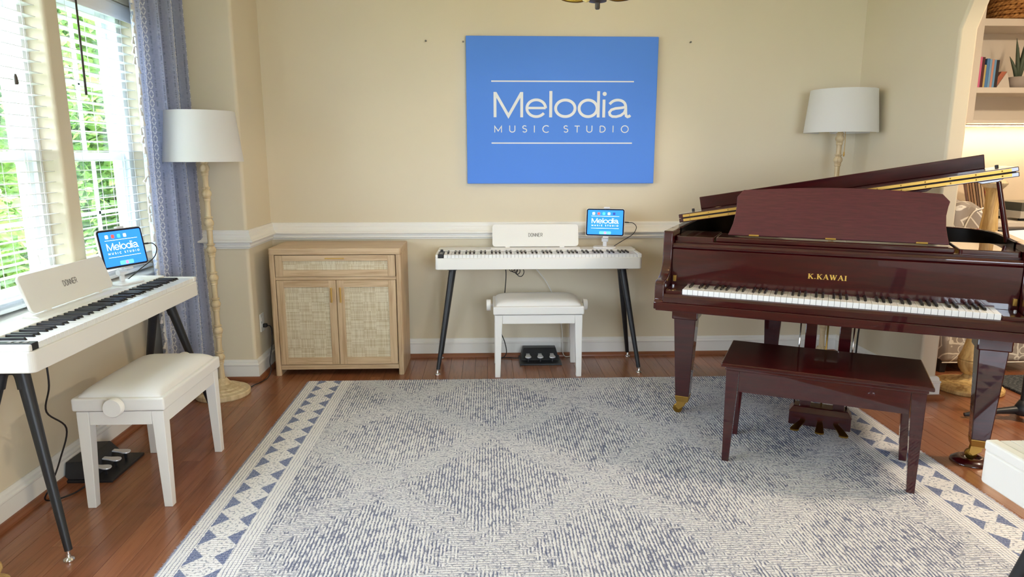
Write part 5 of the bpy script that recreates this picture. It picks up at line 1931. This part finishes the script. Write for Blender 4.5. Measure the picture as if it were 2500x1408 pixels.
MB().lathe([(0.0, 0.004), (0.148, 0.004), (0.150, 0.012), (0.0, 0.012)], 32, caps=False).build('bottom', 'basket', bk)

# ---- ceiling lamp of the living room
cl_ = thing('ceiling_lamp', 'round flush ceiling lamp in the room beyond the arch', 'lamp', (3.9, 2.6, CH))
MB().lathe([(0.19, -0.03), (0.19, 0.0)], 32).build('rim', 'brass_d', cl_, smooth=True, flat_angle=40)
MB().lathe([(0.0, -0.10), (0.08, -0.095), (0.15, -0.07), (0.18, -0.03)], 32, caps=False).build('diffuser', mat('warm_dome', (255, 240, 214), 0.4, emit=(255, 234, 204), estr=80.0), cl_, smooth=True)

# ---- chandelier over the rug
chx, chy, chz = 0.452, 2.90, 1.992
ch = thing('chandelier', 'small beaded chandelier hanging from the ceiling at the top edge', 'chandelier', (chx, chy, 0))
MB().lathe([(0.007, chz - 0.030), (0.010, chz - 0.026), (0.010, chz - 0.006), (0.036, chz), (0.037, chz + 0.020), (0.020, chz + 0.026), (0.012, chz + 0.030), (0.012, chz + 0.36)], 28).build('stem', 'wand', ch, smooth=True, flat_angle=40)
MB().lathe([(0.037, chz + 0.004), (0.038, chz + 0.018)], 28).build('collar', 'brass_d', ch, smooth=True, flat_angle=40)
MB().tube([(0, 0, chz + 0.36), (0, 0, CH - 0.02)], 0.004, 8).build('chain', 'brass_d', ch)
MB().lathe([(0.055, -0.025), (0.06, 0.0)], 24, (0, 0, CH)).build('canopy', 'brass_d', ch, smooth=True, flat_angle=40)
MAT['candle_bulb'] = mat('warm_candle_bulb', (255, 240, 210), 0.4, emit=(255, 206, 140), estr=50.0)
for k in range(5):
    a = math.radians(8 + 72 * k)
    dx, dy = math.cos(a), math.sin(a)
    arm_ = MB().tube(smooth_path([(0.03 * dx, 0.03 * dy, chz + 0.020), (0.085 * dx, 0.085 * dy, chz + 0.010), (0.16 * dx, 0.16 * dy, chz + 0.030), (0.215 * dx, 0.215 * dy, chz + 0.09), (0.22 * dx, 0.22 * dy, chz + 0.13)], 6), 0.008, 10).build('arm', 'brass_d', ch, smooth=True)
    MB().lathe([(0.010, 0.0), (0.034, 0.010), (0.036, 0.014), (0.012, 0.016), (0.012, 0.075)], 18, (0.22 * dx, 0.22 * dy, chz + 0.13)).build('candle_cup', 'brass_d', arm_, smooth=True, flat_angle=40)
    MB().lathe([(0.008, 0.0), (0.016, 0.018), (0.014, 0.04), (0.004, 0.065)], 14, (0.22 * dx, 0.22 * dy, chz + 0.205)).build('bulb', 'candle_bulb', arm_, smooth=True)
# string of glass-like beads swagged on the side toward the window
MAT['bead'] = mat('golden_bead', (240, 214, 140), 0.25, coat=0.5)
sw = MB()
for k in range(15):
    t = k / 14
    a = math.radians(152 + 46 * t)
    rr_ = 0.035 + 0.13 * t
    sw.lathe([(0.0, -0.009), (0.0065, -0.006), (0.009, 0.0), (0.0065, 0.006), (0.0, 0.009)], 10, (-rr_, 0.02 * math.sin(PI * t), chz + 0.020 - 0.004 * math.sin(PI * t) + 0.012 * t), caps=False)
sw.build('bead_string', 'bead', ch, smooth=True)
MB().lathe([(0.0, -0.018), (0.014, -0.012), (0.019, 0.0), (0.014, 0.012), (0.0, 0.018)], 16, (-0.046, -0.005, chz + 0.012), caps=False).build('bead_drop', 'bead', ch, smooth=True)

# ---- turned wooden post at the very edge
wp = thing('wooden_post', 'pale turned wooden finial post just entering at the bottom left corner', 'post', (-1.622, 2.045, 0))
MB().lathe([(0.060, 0.0), (0.064, 0.006), (0.064, 0.022), (0.050, 0.030), (0.030, 0.040), (0.040, 0.052), (0.048, 0.068), (0.046, 0.082), (0.030, 0.096), (0.026, 0.104), (0.040, 0.118), (0.044, 0.132), (0.038, 0.148), (0.022, 0.160), (0.006, 0.166)], 28).build('column', 'candle', wp, smooth=True, flat_angle=50)
MB().lathe([(0.072, 0.0), (0.072, 0.003), (0.0, 0.003)], 28, caps=False).build('base_pad', 'rubber', wp)

# ================================================================== GARDEN
def leafy(name, label, cat, loc, blobs, nleaf, size, trunk_h, seed, group):
    rg = random.Random(seed)
    root = thing(name, label, cat, loc, 0, group)
    mb = MB()
    for i in range(nleaf):
        bx_, by_, bz_, br_ = rg.choice(blobs)
        while True:
            p = Vector((rg.uniform(-1, 1), rg.uniform(-1, 1), rg.uniform(-1, 1)))
            if 0.35 < p.length < 1.0:
                break
        c = Vector((bx_, by_, bz_)) + p * br_
        s = size * rg.uniform(0.6, 1.3)
        e = Euler((rg.uniform(-0.9, 0.9), rg.uniform(-0.9, 0.9), rg.uniform(0, 6.28))).to_matrix()
        q = [(0, -0.5, 0), (0.30, -0.2, 0.05), (0.34, 0.12, 0.06), (0, 0.55, -0.06), (-0.34, 0.12, 0.06), (-0.30, -0.2, 0.05)]
        vs = [c + e @ (Vector(v) * s) for v in q]
        mb.add(vs, [(0, 1, 2, 3), (0, 3, 4, 5)])
    f = mb.build('foliage', 'leaf', root)
    f['kind'] = 'stuff'
    st = MB()
    st.tube([(0, 0, 0), (0.03, 0.02, trunk_h * 0.5), (0, 0.05, trunk_h)], [0.05, 0.04, 0.02], 8)
    for (bx_, by_, bz_, br_) in blobs[:7]:
        st.tube([(0, 0.03, trunk_h * 0.6), (bx_ * 0.6, by_ * 0.6, (bz_ + trunk_h * 0.6) / 2), (bx_, by_, bz_)], [0.025, 0.016, 0.006], 6)
    st.build('stems', 'bark', root, smooth=True)
    return root


def blobs(rg, n, wy, z0, z1, r0, r1, wx=0.35):
    return [(rg.uniform(-wx, wx), rg.uniform(-wy, wy), rg.uniform(z0, z1), rg.uniform(r0, r1)) for _ in range(n)]


gr = random.Random(21)
leafy('garden_shrub', 'low dense shrub right outside the left window below the blinds', 'shrub', (-3.2, 4.5, -0.5), blobs(gr, 16, 0.7, 0.5, 1.45, 0.20, 0.36), 5200, 0.085, 0.9, 1, 'garden greenery')
leafy('garden_shrub', 'taller leafy shrub outside behind the window nearest the curtain', 'shrub', (-3.3, 6.25, -0.5), blobs(gr, 18, 0.6, 0.7, 2.5, 0.22, 0.38), 7000, 0.095, 1.4, 2, 'garden greenery')
leafy('garden_tree', 'tall pale green tree outside rising above the window frames', 'tree', (-5.1, 6.9, -0.5), blobs(gr, 34, 1.0, 1.2, 4.0, 0.25, 0.45, 0.6), 15000, 0.11, 2.2, 3, 'garden greenery')
leafy('garden_tree', 'loose tree outside farther along the garden to the left', 'tree', (-5.3, 9.9, -0.5), blobs(gr, 36, 1.2, 1.0, 4.2, 0.30, 0.55, 0.8), 15000, 0.13, 2.4, 4, 'garden greenery')
